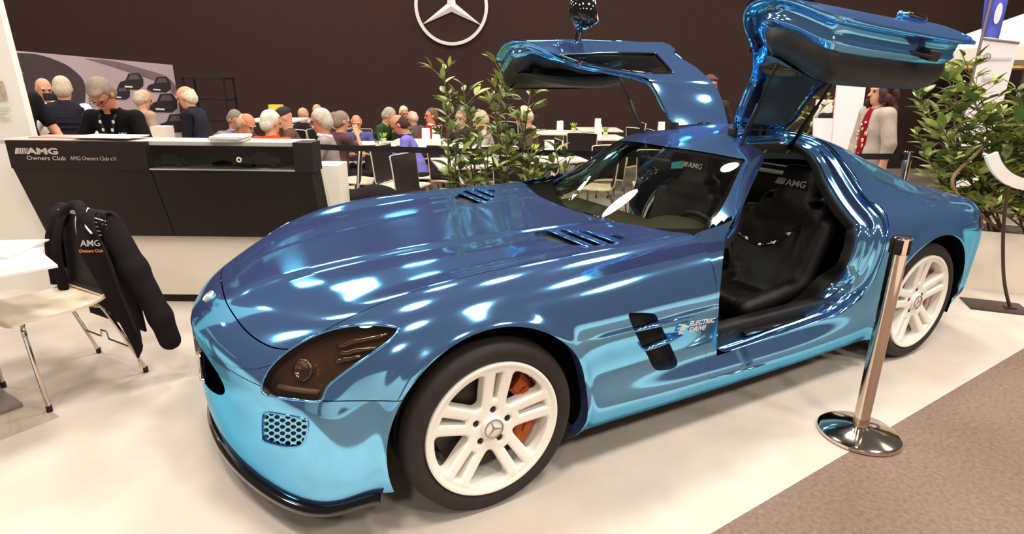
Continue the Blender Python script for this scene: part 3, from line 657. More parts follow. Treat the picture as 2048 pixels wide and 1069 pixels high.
# perforated corner grilles
def hexholes(P, poly_c, pitch):
    q = near(P)-np.array(poly_c); gx, gy = q[:, 0]/pitch[0], q[:, 1]/pitch[1]
    best = np.full(len(P), 9.0)
    for ox, oy in ((0, 0), (.5, .5)):
        dx = gx-ox-np.round(gx-ox); dy = gy-oy-np.round(gy-oy); best = np.minimum(best, np.hypot(dx*pitch[0]/5.5, dy*pitch[1]/4.2))
    return best
CS = NET1.grid(0.6, 2.4, 6.2, 9.6, 170, 170)
CS = sclip(CS, lambda P, U, W: gcg(P, U, W))
INNER = smooth_poly([(527,840),(534,832),(560,834),(602,842),(609,850),(606,872),(596,886),(570,888),(533,880),(527,870)], 4)
CH = sclip(CS, lambda P, U, W: np.maximum(1-hexholes(P, (530, 836), (22.0, 13.0)), poly_sdf(near(P), INNER)*-0+(-1.0)))
for sg, o in zip((-1, 1), panel('corner_grille', CH, off=-0.004)):
    panel('dark_backing', CS, M_BLK, o, sides=(sg,), off=-0.02)
    V, F, N = sided(CS, sg)
    for ch, cl in chains(CS['E'])[:1]:
        mb = MB(); mb.tube(V[ch], .004, 6, closed=cl); v, f = mb.get(); cpart('rim', v, f, PAINT, o)
# front grille behind the nose opening
GS = sclip(NET1.grid(0, 1.6, 3.5, 9.2, 60, 80), lambda P, U, W: GRILLE(P)-.01)
gr = panel('front_grille', GS, M_BLK, merge=True, off=-0.06)[0]
mb = MB(); mb.box((-.885, 0, .455), (.02, .7, .018), bev=.006); v, f = mb.get(); cpart('grille_blade', v, f, M_CHROME, gr)
v, f = star_mesh(.10, .02, M=frame((0, -1, 0), (0, 0, 1)), c=(-.882, 0, .455)).get(); cpart('grille_emblem', v, f, M_CHROME, gr, smooth=False)
nb = NET1.ev(np.array([1.45]), np.array([0.0]))[0]
mb = star_mesh(.026, .004, M=frame((0, -1, 0), (.6, 0, .5)), c=nb+np.array([0, 0, .006])); mb.lathe([(.0, .0), (.027, .0), (.027, -.006)], 24, frame((0, -1, 0), (.6, 0, .5)), nb+np.array([0, 0, .006])); v, f = mb.get(); cpart('nose_badge', v, f, M_SILV)
# lower lip vents and front splitter
def sweep_low(us, prof, name, m):
    us = np.asarray(us); P = NET1.ev(us, np.full(len(us), 10.0)); T = np.gradient(P, axis=0); n = np.stack([-T[:, 1], T[:, 0], 0*us], 1)
    n /= np.linalg.norm(n, axis=1)[:, None]; n[0] = (-1, 0, 0)
    k = len(us); V = np.concatenate([P+n*a+np.array([0, 0, b]) for a, b in prof]); c = len(prof)
    F = [(j*k+i, j*k+i+1, ((j+1) % c)*k+i+1, ((j+1) % c)*k+i) for j in range(c) for i in range(k-1)]
    mb = MB()
    for s_ in (1, -1): mb.add(V*np.array([1, s_, 1.]), F if s_ > 0 else [q[::-1] for q in F])
    v, f = mb.get(); return cpart(name, v, f, m)
sweep_low(np.linspace(0, 2.95, 70), [(-.10, .0), (.010, .002), (.028, -.008), (.030, -.022), (.016, -.034), (-.12, -.03)], 'front_splitter', M_GBLK)
# underside
mb = MB(); mb.box((1.36, 0, .2), (3.9, 1.1, .05)); mb.box((1.34, 0, .2), (1.8, 1.78, .05)); mb.box((-.52,0,.19),(.3,1.0,.04)); v, f = mb.get(); cpart('underbody', v, f, M_MATT, smooth=False)
mb = MB(); mb.box((.2, 0, .45), (1.2, 1.0, .45)); v, f = mb.get(); cpart('engine_bay', v, f, M_MATT, smooth=False)
mb = MB(); mb.box((3.0, 0, .5), (1.0, 1.0, .45)); v, f = mb.get(); cpart('rear_bay', v, f, M_MATT, smooth=False)
# wheel wells
for cx, cz, r, nm in ((0, .334, .41, 'wheel_well'), (2.68, .342, .415, 'wheel_well')):
    for sg in (-1, 1):
        mb = MB(); a = np.linspace(-.35, PI+.35, 28)
        prof = [(.93, 0.0), (.6, 0.0), (.58, -.4)]
        V = []; 
        for w_, dr in prof: V += [(cx+(r+dr)*math.cos(t), sg*w_, cz+(r+dr)*math.sin(t)) for t in a]
        k = len(a); mb.add(V, [(j*k+i, j*k+i+1, (j+1)*k+i+1, (j+1)*k+i) for j in range(2) for i in range(k-1)]); v, f = mb.get(); cpart(nm, v, f, M_MATT)
# side vents: mesh panel and two blades
VS = sclip(NET1.grid(6.8, 9.0, 4.5, 9.2, 90, 130), lambda P, U, W: gve(P, U, W))
for sg, o in zip((-1, 1), panel('side_vent', VS, M_BLK, off=-0.03)):
    V, F, N = sided(VS, sg)
    ch, cl = chains(VS['E'])[0]; k = len(ch)
    cpart('vent_edge', np.concatenate([V[ch], V[ch]-N[ch]*.03]), [(i, (i+1) % k, k+(i+1) % k, k+i) for i in range(k)], PAINT, o)
    mb = MB()
    lo_, hi_ = V.min(0), V.max(0)
    gm = VS['P']; uv2 = gm[:, [0, 2]]
    from_poly = V[ch][:, [0, 2]]
    for fam in (1, -1):
        for c0 in np.arange(-1.2, 1.2, .022):
            t = np.linspace(0, 1, 60); xs = lo_[0]+(hi_[0]-lo_[0])*t; zs = c0+fam*xs*.8
            ok = poly_sdf(np.stack([xs, zs], 1), from_poly) < -.003
            if ok.sum() >= 2:
                i0, i1 = np.where(ok)[0][[0, -1]]
                ys = [V[np.argmin((V[:, 0]-xs[q])**2+(V[:, 2]-zs[q])**2), 1]-sg*.022 for q in (i0, i1)]
                mb.tube([(xs[i0], ys[0], zs[i0]), (xs[i1], ys[1], zs[i1])], .0017, 4)
    v, f = mb.get(); tag(cpart('vent_mesh', v, f, M_BLK, o), kind='stuff')
    for pa, pb in (((1270, 662), (1392, 631)), ((1291, 700), (1365, 671))):
        A = on(*pa, 'y', -.955)*np.array([1, -sg, 1]); B_ = on(*pb, 'y', -.942)*np.array([1, -sg, 1])
        mb = MB(); d = B_-A; pts = [A-d*.02, A+d*.3, A+d*.65, B_]
        prof = []
        for q, (hh, ww) in zip(pts, ((.004, .012), (.012, .018), (.011, .016), (.002, .004))):
            prof.append([q+np.array([0, sg*ww, 0]), q+np.array([0, 0, hh]), q+np.array([0, -sg*.03, 0]), q+np.array([0, 0, -hh])])
        V_ = np.concatenate(prof); F_ = [(j*4+i, j*4+(i+1) % 4, (j+1)*4+(i+1) % 4, (j+1)*4+i) for j in range(3) for i in range(4)]+[(3, 2, 1, 0), (12, 13, 14, 15)]
        cpart('vent_blade', V_, F_, PAINT, o)
_SS = NET1.grid(7.2, 9.0, 5.0, 8.0, 160, 160); _SQ = near(_SS['P'])
def skin_at(px, py):                 # point of the near flank that shows at a pixel
    i = np.argmin(((_SQ-np.array([px, py]))**2).sum(1)); return _SS['P'][i]*np.array([1, -1, 1]), _SS['N'][i]*np.array([1, -1, 1])
def side_text(body, px, py, size, name, bold=0.0, width=None):
    V, F = text_mesh(body, size, .0016, bold); p0, n0 = skin_at(px, py); p1, _ = skin_at(px+(width or 30), py-(width or 30)*.16)
    if width: V[:, 0] *= np.linalg.norm(p1-p0)/V[:, 0].max()
    xd = p1-p0; V = V@frame(xd, np.cross(n0, xd)).T+p0+n0*.0045
    return cpart(name, V, F, mat('pale_badge', (236, 230, 224), .4, noise=0), smooth=False)
side_text('ELECTRIC', 1376, 652, .032, 'side_lettering', .0008, 50); side_text('DRIVE', 1376, 663, .032, 'side_lettering', .0008, 32)
side_text('E', 1351, 667, .062, 'side_logo', .0014).location.y -= .007
mb = MB(); c, n_ = skin_at(1366, 657); mb.lathe([(.0, .0), (.012, .0), (.012, .003), (.0, .003)], 16, frame((1, 0, 0), np.cross(n_, (1, 0, 0))), c); v, f = mb.get(); cpart('side_logo', v, f, mat('pale_badge', (236, 230, 224)))

# body shell behind the door line: pillars, roof, sills, rear quarters
DOOR = np.array([(1433,713),(1438,600),(1444,540),(1451,470),(1480,416),(1508,360),(1526,324),(1530,312),(1525,303),(1512,295),(1485,283),(1446,266),(1430,200),(1700,200),(1668,285),(1700,325),(1728,388),(1738,402),(1762,413),(1775,432),(1779,456),(1771,500),(1752,556),(1722,598),(1684,627),(1600,655)], float)
def gdoor(P, U, W, grow=0.0):
    d = poly_sdf(near(P), DOOR)*.0022; roofx = P[:, 0]-2.30
    hi_ = P[:, 2] > 1.0
    d = np.where(hi_, np.maximum(d, roofx), d)
    return np.maximum(d, .22-P[:, 1])-grow
S2 = flare(NET2.grid(9.0, 21, 0, 10, 281, 151))
WS = lambda P, U, W: np.maximum((W-1.93)*.2, (U-(10.93+.04*np.minimum(W, 2)))*.25)
RW = lambda P, U, W: np.maximum(np.maximum((W-1.75)*.2, (14.35-U)*.25), (U-16.9)*.25)
shell = sclip(S2, ARCH)
shell = sclip(shell, lambda P, U, W: -WS(P, U, W)); shell = sclip(shell, lambda P, U, W: -RW(P, U, W))
# the skin ahead of the pillar foot belongs to the cowl
shell = sclip(shell, lambda P, U, W: np.where(W < 3.2, (9.06-U), -1.0)*.3)
opened = sclip(shell, lambda P, U, W: -gdoor(P, U, W))
def biggest(S, nmin=200):
    par = np.arange(len(S['P']))
    def find(a):
        while par[a] != a: par[a] = par[par[a]]; a = par[a]
        return a
    for f in S['F']:
        r = find(f[0])
        for i in f[1:]: par[find(i)] = r
    root = [find(f[0]) for f in S['F']]; cnt = {}
    for r in root: cnt[r] = cnt.get(r, 0)+1
    return dict(S, F=[f for f, r in zip(S['F'], root) if cnt[r] >= nmin])
opened = biggest(opened, 400)
panel('body_shell', opened, merge=True)
lining = sclip(opened, lambda P, U, W: W-3.6)
panel('roof_lining', lining, M_MATT, merge=True, off=-0.02)
wsS = NET2.grid(8.9, 11.2, 0, 2, 60, 50)
wsS = sclip(wsS, lambda P, U, W: WS(P, U, W)+.004)
wg = panel('windscreen', wsS, GLASS, merge=True, off=-.003)[0]
fr = sclip(wsS, lambda P, U, W: -np.maximum((W-1.84)*.2, (U-(10.82+.04*W))*.25))
panel('black_border', fr, M_GBLK, wg, merge=True, off=-.006)
rwS = sclip(NET2.grid(14.2, 17, 0, 2, 50, 40), lambda P, U, W: RW(P, U, W)+.004)
panel('rear_window', rwS, GLASS, merge=True, off=-.003)
# door apertures: stepped bright jamb and rubber seal
def resample(P, n, closed):
    Q = np.concatenate([P, P[:1]]) if closed else P
    s_ = np.concatenate([[0], np.cumsum(np.linalg.norm(np.diff(Q, axis=0), axis=1))]); t = np.linspace(0, s_[-1], n+(1 if closed else 0)); t = t[:-1] if closed else t
    return np.stack([np.interp(t, s_, Q[:, k]) for k in range(Q.shape[1])], 1)
def smooth_loop(P, it=3, closed=True):
    for _ in range(it):
        Q = (np.roll(P, 1, 0)+2*P+np.roll(P, -1, 0))/4
        if not closed: Q[0], Q[-1] = P[0], P[-1]
        P = Q
    return P
LK = [(1.31,.735,.893),(1.431,.68,.948),(1.534,.637,1.021),(1.655,.582,1.104),(1.733,.532,1.158),(1.757,.472,1.187),(1.785,.345,1.212),(1.83,.25,1.23),(1.925,.22,1.242),(2.117,.22,1.252),(2.24,.235,1.245),(2.295,.30,1.235),(2.302,.392,1.22),(2.301,.481,1.193),(2.30,.56,1.14),(2.292,.657,1.06),(2.268,.77,.965),(2.262,.85,.905),(2.262,.904,.861),(2.246,.93,.82),(2.225,.947,.775),(2.205,.955,.671),(2.138,.946,.502),(1.991,.937,.411),(1.793,.932,.391),(1.58,.931,.381),(1.364,.932,.372),(1.165,.934,.368),(1.113,.930,.388),(1.10,.928,.43),(1.084,.936,.515),(1.072,.94,.60),(1.076,.932,.665),(1.095,.912,.735),(1.14,.868,.818),(1.19,.82,.862),(1.25,.775,.880)]
LP = resample(smooth_poly(LK, 8), 220, True); LP = smooth_loop(LP, 3)
_d = ((LP[:, None, :]-S2['P'][None, ::3])**2).sum(-1); LN = S2['N'][::3][_d.argmin(1)]; LN = smooth_loop(LN, 12); LN /= np.linalg.norm(LN, axis=1)[:, None]
T = np.roll(LP, -1, 0)-np.roll(LP, 1, 0); T = smooth_loop(T, 6); T /= np.linalg.norm(T, axis=1)[:, None]; IN = smooth_loop(np.cross(LN, T), 6)
cen = np.array([1.65, .75, .8])
IN *= np.sign(((cen-LP)*IN).sum(1).sum())
rear = np.clip((LP[:, 0]-1.75)/.4, 0, 1)*np.clip((LP[:, 2]-.3)/.1, 0, 1); rear = smooth_loop(rear[:, None], 10)[:, 0]
low = smooth_loop((LP[:, 2] < .5).astype(float)[:, None], 10)[:, 0]; up = smooth_loop((LP[:, 2] > 1.1).astype(float)[:, None], 10)[:, 0]
def loft_loop(prof, sg, extra):
    rings = [LP+IN*(a*extra)[:, None]-LN*(b*(1+.9*low-.3*up))[:, None] for a, b in prof]
    k = len(LP); V = np.concatenate(rings)*np.array([1, sg, 1.]); F = [(j*k+i, j*k+(i+1) % k, (j+1)*k+(i+1) % k, (j+1)*k+i) for j in range(len(prof)-1) for i in range(k)]
    return V, F
scale = .22+1.7*rear*(1-.8*low)
# ring columns need per-point a: wrap with arrays
prof1 = [(-.008, .002), (0, 0.003), (.002, .008), (.004, .022), (.012, .03), (.024, .03), (.032, .036), (.036, .052), (.046, .064), (.058, .066), (.064, .074), (.066, .095)]
prof2 = [(.064, .088), (.0665, .082), (.069, .088), (.070, .10), (.070, .13)]
for sg in (-1, 1):
    jo = None
    v, f = loft_loop([(np.full(len(LP), a), b) for a, b in prof1], sg, scale); jo = cpart('door_jamb', v, f, PAINT)
    v, f = loft_loop([(np.full(len(LP), a), b) for a, b in prof2], sg, scale); cpart('door_seal', v, f, M_BLK, jo)
# ------------------------------------------------------------------ wheels
def smin(a, b, k): h = np.maximum(k-np.abs(a-b), 0)/k; return np.minimum(a, b)-h*h*k*.25
def wheel(cx, sg, R, rim, tw, spin, y_out):
    nr, na = 84, 420
    r = np.linspace(.001, rim-.004, nr); a = np.linspace(0, 2*PI, na, endpoint=False)
    A, Rr = np.meshgrid(a, r); A = A.ravel(); Rr = Rr.ravel(); X = Rr*np.cos(A); Y = Rr*np.sin(A)
    ring = rim*.872
    d = smin(Rr-.088, ring-Rr, .004); slot = np.full(len(X), 9.0)
    for i in range(5):
        ph = PI/2+spin+i*2*PI/5; s_ = X*math.cos(ph)+Y*math.sin(ph); t = np.abs(-X*math.sin(ph)+Y*math.cos(ph))
        bar = np.maximum(t-(.047+.07*np.clip(s_-.08, 0, 1)), -s_); d = smin(d, bar, .022)
        sl = np.maximum(np.maximum(t-(.0075+.055*np.clip(s_-.1, 0, 1)), .112-s_), s_-ring+.008); slot = np.minimum(slot, sl)
        lx, ly = .066*math.cos(ph), .066*math.sin(ph); slot = np.minimum(slot, np.hypot(X-lx, Y-ly)-.0115)
    g = np.maximum(d, -slot)
    Z = -.022+.022*np.clip((Rr-.05)/(ring-.05), 0, 1)**1.5-.008*np.exp(np.minimum(g, 0)/.0035)+.004
    Z = np.where(Rr > ring+.012, .004+.006*np.clip((Rr-ring-.012)/.01, 0, 1), Z)
    V = np.stack([X, Y, Z], 1); F = [(i*na+j, i*na+(j+1) % na, (i+1)*na+(j+1) % na, (i+1)*na+j) for i in range(nr-1) for j in range(na)]
    V, F, _, E_ = clip(V, F, g)
    mb = MB(); mb.add(V, F)
    for ch, cl in chains(E_):
        Q = V[ch]; k = len(ch); B_ = Q.copy(); B_[:, 2] -= .042; mb.add(np.concatenate([Q, B_]), [(i, (i+1) % k, k+(i+1) % k, k+i) for i in range(k if cl else k-1)])
    mb.lathe([(rim-.006, .010), (rim, .008), (rim+.001, -.004), (rim-.012, -.012), (rim-.018, -.03), (rim-.03, -.06), (rim-.036, -.2)], 96)
    M = frame((1, 0, 0), (0, 0, 1)) if sg < 0 else frame((-1, 0, 0), (0, 0, 1)); C = np.array([cx, sg*y_out, R])
    def put(mb, name, m, parent=None, **k):
        V, F = mb.xf(M, C).get(); return cpart(name, V, F, m, parent, **k)
    t = MB(); hw = tw/2; t.lathe([(rim-.002, -.012), (rim+.008, .004), (rim+.022, .010), (R-.035, .012), (R-.02, .006), (R-.008, -.008), (R-.002, -.03), (R, -.05), (R, -.078), (R-.007, -.079), (R-.007, -.089), (R, -.09), (R, -.128), (R-.007, -.129), (R-.007, -.139), (R, -.14), (R, -tw+.09), (R-.007, -tw+.089), (R-.007, -tw+.079), (R, -tw+.078), (R, -tw+.05), (R-.008, -tw+.01), (R-.04, -tw-.008), (rim-.002, -tw+.01)], 96)
    w_ = put(t, 'wheel', M_RUB)
    put(mb, 'rim', M_WHITE, w_, autosharp=.7)
    c = MB(); c.lathe([(.0, -.004), (.040, -.004), (.044, -.008), (.044, -.03)], 32); put(c, 'hub_cap', M_WHITE, w_)
    put(star_mesh(.037, .004, .08, rz(.35), (0, 0, -.004)), 'hub_emblem', mat('grey_emblem', (150, 140, 132), .3, .3, noise=0), w_, smooth=False)
    for i in range(5):
        ph = PI/2+spin+i*2*PI/5; c = MB(); c.lathe([(0, -.02), (.0085, -.02), (.0085, -.04)], 6, None, (.066*math.cos(ph), .066*math.sin(ph), 0)); put(c, 'wheel_bolt', mat('dark_bolt', (60, 48, 40), .4, .6, noise=0), w_, smooth=False)
    c = MB(); c.lathe([(.07, -.085), (.195, -.085), (.195, -.118), (.07, -.118)], 64); put(c, 'brake_disc', M_DISC, w_, autosharp=.5)
    c = MB(); c.lathe([(0, -.05), (.075, -.05), (.08, -.09), (.08, -.13)], 32); put(c, 'hub_carrier', mat('dark_hub', (46, 38, 36), .5, .3, noise=.1), w_)
    c = MB(); k = 18; aa = np.linspace(-.75, .85, k) if sg < 0 else np.linspace(PI-.85, PI+.75, k)
    pr_ = [(.135, -.062), (.15, -.05), (.195, -.05), (.212, -.062), (.212, -.14), (.135, -.14)]
    VV = []
    for q in aa:
        for rr, zz in pr_: VV.append((rr*math.cos(q), rr*math.sin(q), zz))
    c.add(VV, [(i*6+j, i*6+(j+1) % 6, (i+1)*6+(j+1) % 6, (i+1)*6+j) for i in range(k-1) for j in range(6)]+[tuple(range(5, -1, -1)), tuple((k-1)*6+j for j in range(6))])
    for q in (aa[4], aa[9], aa[13]): c.box((.173*math.cos(q), .173*math.sin(q), -.048), (.03, .05, .012), rz(q), bev=.004)
    put(c, 'brake_caliper', M_COPPER, w_, autosharp=.5)
    if sg < 0:
        V_, F_ = text_mesh('AMG', .03, .002, .0005, 'CENTER'); c = MB(); c.add(V_@rz(aa[9]-PI/2).T+np.array([.17*math.cos(aa[9]), .17*math.sin(aa[9]), -.041]), F_); put(c, 'caliper_lettering', M_BLK, w_, smooth=False)
    c = MB(); c.tube([(rim*.9*math.cos(.9), rim*.9*math.sin(.9), -.03), (rim*.88*math.cos(.9), rim*.88*math.sin(.9), .002)], .004, 8); put(c, 'valve', M_CHROME, w_)
for sg in (-1, 1):
    wheel(0, sg, .334, .2585, .265, -.10, .948); wheel(2.68, sg, .342, .271, .295, .06, .945)

# ------------------------------------------------------------------ doors, raised
HW, HZ, DA = .215, 1.243, math.radians(72); DANG = {-1: math.radians(72), 1: math.radians(70.5)}; TILT = .06
def swing(V, sg, vec=False):
    V = np.asarray(V, float)*np.array([1, sg, 1.]); c, s_ = math.cos(DA), math.sin(DA); o = np.array([0, 0 if vec else HW, 0 if vec else HZ]); q = V-o
    q = np.stack([q[:, 0], c*q[:, 1]-s_*q[:, 2], s_*q[:, 1]+c*q[:, 2]], 1)+o
    if not vec: q[:, 2] += (2.1-q[:, 0])*TILT
    return q*np.array([1, sg, 1.])
def S_(P): k = np.array([1, -1, 1.]); return P*k
D0 = NET2.grid(9.0, 14.6, .4, 8.6, 170, 190)
Dd = sclip(D0, lambda P, U, W: gdoor(P, U, W)+.005)
def gwin(P, U, W):
    return np.maximum(np.maximum((3.06-W)*.2, (W-3.86)*.2), np.maximum(gdoor(P, U, W)+.014, P[:, 0]-(2.04-.25*(P[:, 2]-1.0))))
skinS = sclip(Dd, lambda P, U, W: -gwin(P, U, W)); winS = sclip(Dd, gwin)
depth = lambda P: .20-.165*np.clip((P[:, 2]-.86)/.16, 0, 1)+.08*np.clip(1-((P[:, 2]-.64)/.2)**2, 0, 1)*np.clip(1-((P[:, 0]-1.65)/.5)**2, 0, 1)
trimS = sclip(sclip(Dd, lambda P, U, W: gdoor(P, U, W)+.05), lambda P, U, W: -gwin(P, U, W))
def dpart(name, V, F, m, sg, parent=None, N=None, **k):
    # V given on the +w side; rotate, then place on side sg
    V = np.asarray(V, float); q = swing(V, 1)*np.array([1, sg, 1.]); F = F if sg > 0 else [tuple(f)[::-1] for f in F]
    if N is not None: N = swing(N, 1, True)*np.array([1, sg, 1.])
    return cpart(name, q, F, m, parent, N=N, **k)
dl = smooth_loop(LP, 3); IND = smooth_loop(IN, 14)
dlow = np.clip((1.02-dl[:, 2])/.16, 0, 1)
# mirror housing and seat shapes come from distance fields
V_, F_ = surfnets([s_ell((1.52, 1.06, .90), (.085, .115, .075)), s_ell((1.56, 1.06, .90), (.06, .105, .07)), s_cone((1.51, .885, .82), (1.52, 1.0, .87), .022, .026, k=.03)], .011, .03)
MIRR = (V_, F_)
for sg in (-1, 1):
    DA = DANG[sg]; TILT = .06 if sg < 0 else .02
    dr = dpart('door', skinS['P'], skinS['F'], PAINT, sg, N=skinS['N'])
    dpart('side_window', winS['P']-winS['N']*.004, winS['F'], GLASS, sg, dr, N=winS['N'])
    ti = trimS['P']-trimS['N']*depth(trimS['P'])[:, None]; dpart('inner_trim', ti, [f[::-1] for f in trimS['F']], M_LEATHER, sg, dr)
    # edge of the door: stepped bright frame between skin and trim
    k = len(dl); rings = []
    for a, b in ((.006, 0), (.005, .10), (.010, .16), (.035, .20), (.042, .24), (.044, .62), (.034, .70), (.040, .80), (.06, 1.0)):
        dd = (.105*dlow+.037*(1-dlow))*b; rings.append(dl+IND*(a*(.25+.75*dlow)+.0)[:, None]-LN*dd[:, None])
    V_ = np.concatenate(rings); n_ = len(rings); F_ = [(j*k+i, j*k+(i+1) % k, (j+1)*k+(i+1) % k, (j+1)*k+i) for j in range(n_-1) for i in range(k)]
    dpart('door_edge', V_, F_, PAINT, sg, dr)
    rings = [dl+IND*(a*(.25+.75*dlow))[:, None]-LN*(b*dlow+.037*(1-dlow))[:, None] for a, b in ((.058, .100), (.048, .125), (.052, .165), (.075, .195), (.10, .205))]
    V_ = np.concatenate(rings); F_ = [(j*k+i, j*k+(i+1) % k, (j+1)*k+(i+1) % k, (j+1)*k+i) for j in range(4) for i in range(k)]
    dpart('trim_edge', V_, F_, M_LEATHER, sg, dr)
    ch = [c for c in chains(winS['E']) if len(c[0]) > 20][0]; Q = winS['P'][ch[0]]; Nq = winS['N'][ch[0]]; kk = len(Q)
    dpart('window_frame', np.concatenate([Q, Q-Nq*.035]), [(i, (i+1) % kk, kk+(i+1) % kk, kk+i) for i in range(kk)], M_BLK, sg, dr)
    mb = MB(); mb.tube(np.concatenate([Q, Q[:1]])+np.concatenate([Nq, Nq[:1]])*.002, .006, 6); v, f = mb.get(); dpart('window_seal', v, f, M_GBLK, sg, dr)
    dpart('mirror', MIRR[0], MIRR[1], M_GBLK, sg, dr)
    mb = MB(); mb.box((1.602, 1.06, .90), (.012, .17, .10), bev=.005); v, f = mb.get(); dpart('mirror_glass', v, f, M_CHROME, sg, dr)
    # handle on the skin, pull strap, latch, pocket, warning light
    i = np.argmin(np.abs(skinS['P'][:, 0]-2.02)+np.abs(skinS['P'][:, 2]-.70)); hp = skinS['P'][i]; hn = skinS['N'][i]
    mb = MB(); mb.box(hp+hn*.012, (.19, .03, .035), bev=.01); v, f = mb.get(); dpart('door_handle', v, f, PAINT, sg, dr)
    mb = MB(); mb.box(hp+hn*.02+np.array([.01, 0, -.012]), (.13, .02, .02), bev=.004); v, f = mb.get(); dpart('handle_recess', v, f, M_GBLK, sg, dr)
    mb = MB(); mb.box((1.72, .862, .395), (.07, .04, .05), bev=.008); mb.box((1.655, .858, .395), (.09, .012, .015), ry(.5), bev=.004); v, f = mb.get(); dpart('door_latch', v, f, M_BLK, sg, dr)
    mb = MB(); mb.box((1.62, .84, .46), (.09, .012, .03), bev=.004); v, f = mb.get(); dpart('warning_lamp', v, f, mat('lamp_white', (240, 235, 225), .3, noise=0), sg, dr)
    mb = MB(); mb.tube(smooth_poly([(1.25, .775, .62), (1.4, .74, .66), (1.6, .735, .66), (1.75, .76, .62)], 6, False), .022, 8); v, f = mb.get(); dpart('pull_handle', v, f, M_LEATHER, sg, dr)
    # struts and hinges
    for x0, x1 in ((1.74, 1.66), (2.16, 2.14)):
        A = np.array([[x0, .36, 1.16]])*np.array([1, sg, 1.]); B_ = swing(np.array([[x1, .66, .98]]), 1)[0]*np.array([1, sg, 1.])
        mb = MB(); d = B_-A[0]; mb.tube([A[0], A[0]+d*.55], .012, 8); mb.tube([A[0]+d*.5, B_], .007, 8); v, f = mb.get(); cpart('gas_strut', v, f, M_BLK, dr)
    for x0 in (1.84, 2.04, 2.10):
        mb = MB(); mb.box((x0, sg*.225, 1.238), (.03, .05, .07), bev=.008); v, f = mb.get(); cpart('door_hinge', v, f, M_BLK, dr)

# ------------------------------------------------------------------ cabin
mb = MB(); mb.box((1.75, 0, .235), (1.6, 1.6, .03)); v, f = mb.get(); cpart('cabin_floor', v, f, mat('black_carpet', (22, 18, 17), .95, noise=.2), smooth=False)
mb = MB(); mb.box((1.75, 0, .40), (1.5, .24, .34), bev=.05); v, f = mb.get(); cpart('centre_tunnel', v, f, M_LEATHER)
mb = MB(); mb.box((2.42, 0, .58), (.05, 1.3, .8), ry(-.12), bev=.02); mb.box((2.6, 0, .95), (.4, 1.0, .03)); v, f = mb.get(); cpart('rear_bulkhead', v, f, M_LEATHER)
for sg in (-1, 1):
    mb = MB(); mb.box((1.64, sg*.80, .36), (1.05, .07, .15), bev=.02); v, f = mb.get(); cpart('inner_sill', v, f, M_LEATHER)
    mb = MB(); mb.box((1.64, sg*.845, .382), (.55, .05, .012), bev=.004); v, f = mb.get(); cpart('sill_plate', v, f, M_GBLK)
    mb = MB(); mb.box((1.16, sg*.66, .48), (.06, .3, .5), bev=.03); v, f = mb.get(); cpart('kick_panel', v, f, M_BLK)
dash = [s_box((1.24, 0, .70), (.19, .64, .075), ry(-.05), .06), s_box((1.30, 0, .56), (.10, .60, .12), None, .05), s_ell((1.33, -.39, .77), (.16, .20, .08)), s_box((1.45, 0, .52), (.14, .13, .10), ry(.4), .05)]
v, f = surfnets(dash, .018, .05); cpart('dashboard', v, f, mat('dash_leather', (62, 54, 40), .6, noise=.1, bump=.1, scale=60))
mb = MB(); Mw = frame((0, 1, 0), (-.42, 0, .9)); th = np.linspace(0, 2*PI, 40, endpoint=False)
mb.tube(np.stack([.175*np.cos(th), .175*np.sin(th), 0*th], 1), .016, 8, closed=True); mb.tube([(-.17, 0, 0), (0, -.02, .03), (.17, 0, 0)], .014, 8); mb.tube([(0, -.17, 0), (0, 0, .03)], .014, 8); mb.lathe([(0, .045), (.05, .04), (.06, .02), (.04, -.1), (.03, -.25)], 20); mb.xf(Mw, (1.53, -.39, .70)); v, f = mb.get(); cpart('steering_wheel', v, f, M_LEATHER)
def seat(sg):
    y = sg*.39
    pr_ = [s_box((1.92, y, .30), (.26, .22, .06), ry(.12), .05), s_cone((1.68, y-.2, .36), (2.1, y-.22, .42), .05, .06), s_cone((1.68, y+.2, .36), (2.1, y+.22, .42), .05, .06)]
    B0 = np.array([2.07, y, .34]); B1 = np.array([2.29, y, .92]); Rb = ry(.36)
    pr_ += [s_box((2.17, y, .60), (.06, .21, .30), Rb, .05), s_cone((2.09, y-.23, .46), (2.19, y-.25, .76), .055, .05), s_cone((2.09, y+.23, .46), (2.19, y+.25, .76), .055, .05),
            s_box((2.275, y, .93), (.055, .13, .13), ry(.25), .05), s_box((2.245, y, .80), (.055, .20, .07), Rb, .04)]
    sub = [s_ell((2.215, y-.155, .865), (.08, .035, .022), Rb, k=.01), s_ell((2.215, y+.155, .865), (.08, .035, .022), Rb, k=.01), s_ell((2.03, y, .56), (.06, .13, .22), Rb, k=.03)]
    v, f = surfnets(pr_, .015, .05, sub); o = cpart('seat', v, f, M_LEATHER)
    V_, F_ = text_mesh('AMG', .052, .002, .0008, 'LEFT'); V_[:, 0] = V_[:, 0]*1.15+.0; 
    bars = MB(); bars.add(V_, F_)
    for i in range(5): bars.box((-.012-.012*i, .018, 0), (.008, .036, .002), np.array([[1, .35, 0], [0, 1, 0], [0, 0, 1]]))
    fr_ = frame((0, -1, 0), (.25, 0, .97)); bars.xf(fr_, np.array([2.205, y+.055, .945])); v, f = bars.get(); cpart('headrest_lettering', v, f, M_SILV, o, smooth=False)
    return o
for sg in (-1, 1): seat(sg)
rp = smooth_poly([(1.72, -.30, .80), (1.79, -.4, .713), (1.955, -.45, .642), (2.13, -.5, .72), (2.316, -.55, .813)], 10, False)
mb = MB(); mb.tube(rp, .011, 8); v, f = mb.get(); cpart('seat_rope', v, f, M_GBLK)
for i in range(2, len(rp)-3, 5): mb = MB(); mb.tube(rp[i:i+3], .0125, 8); v, f = mb.get(); cpart('rope_sleeve', v, f, M_CHROME)
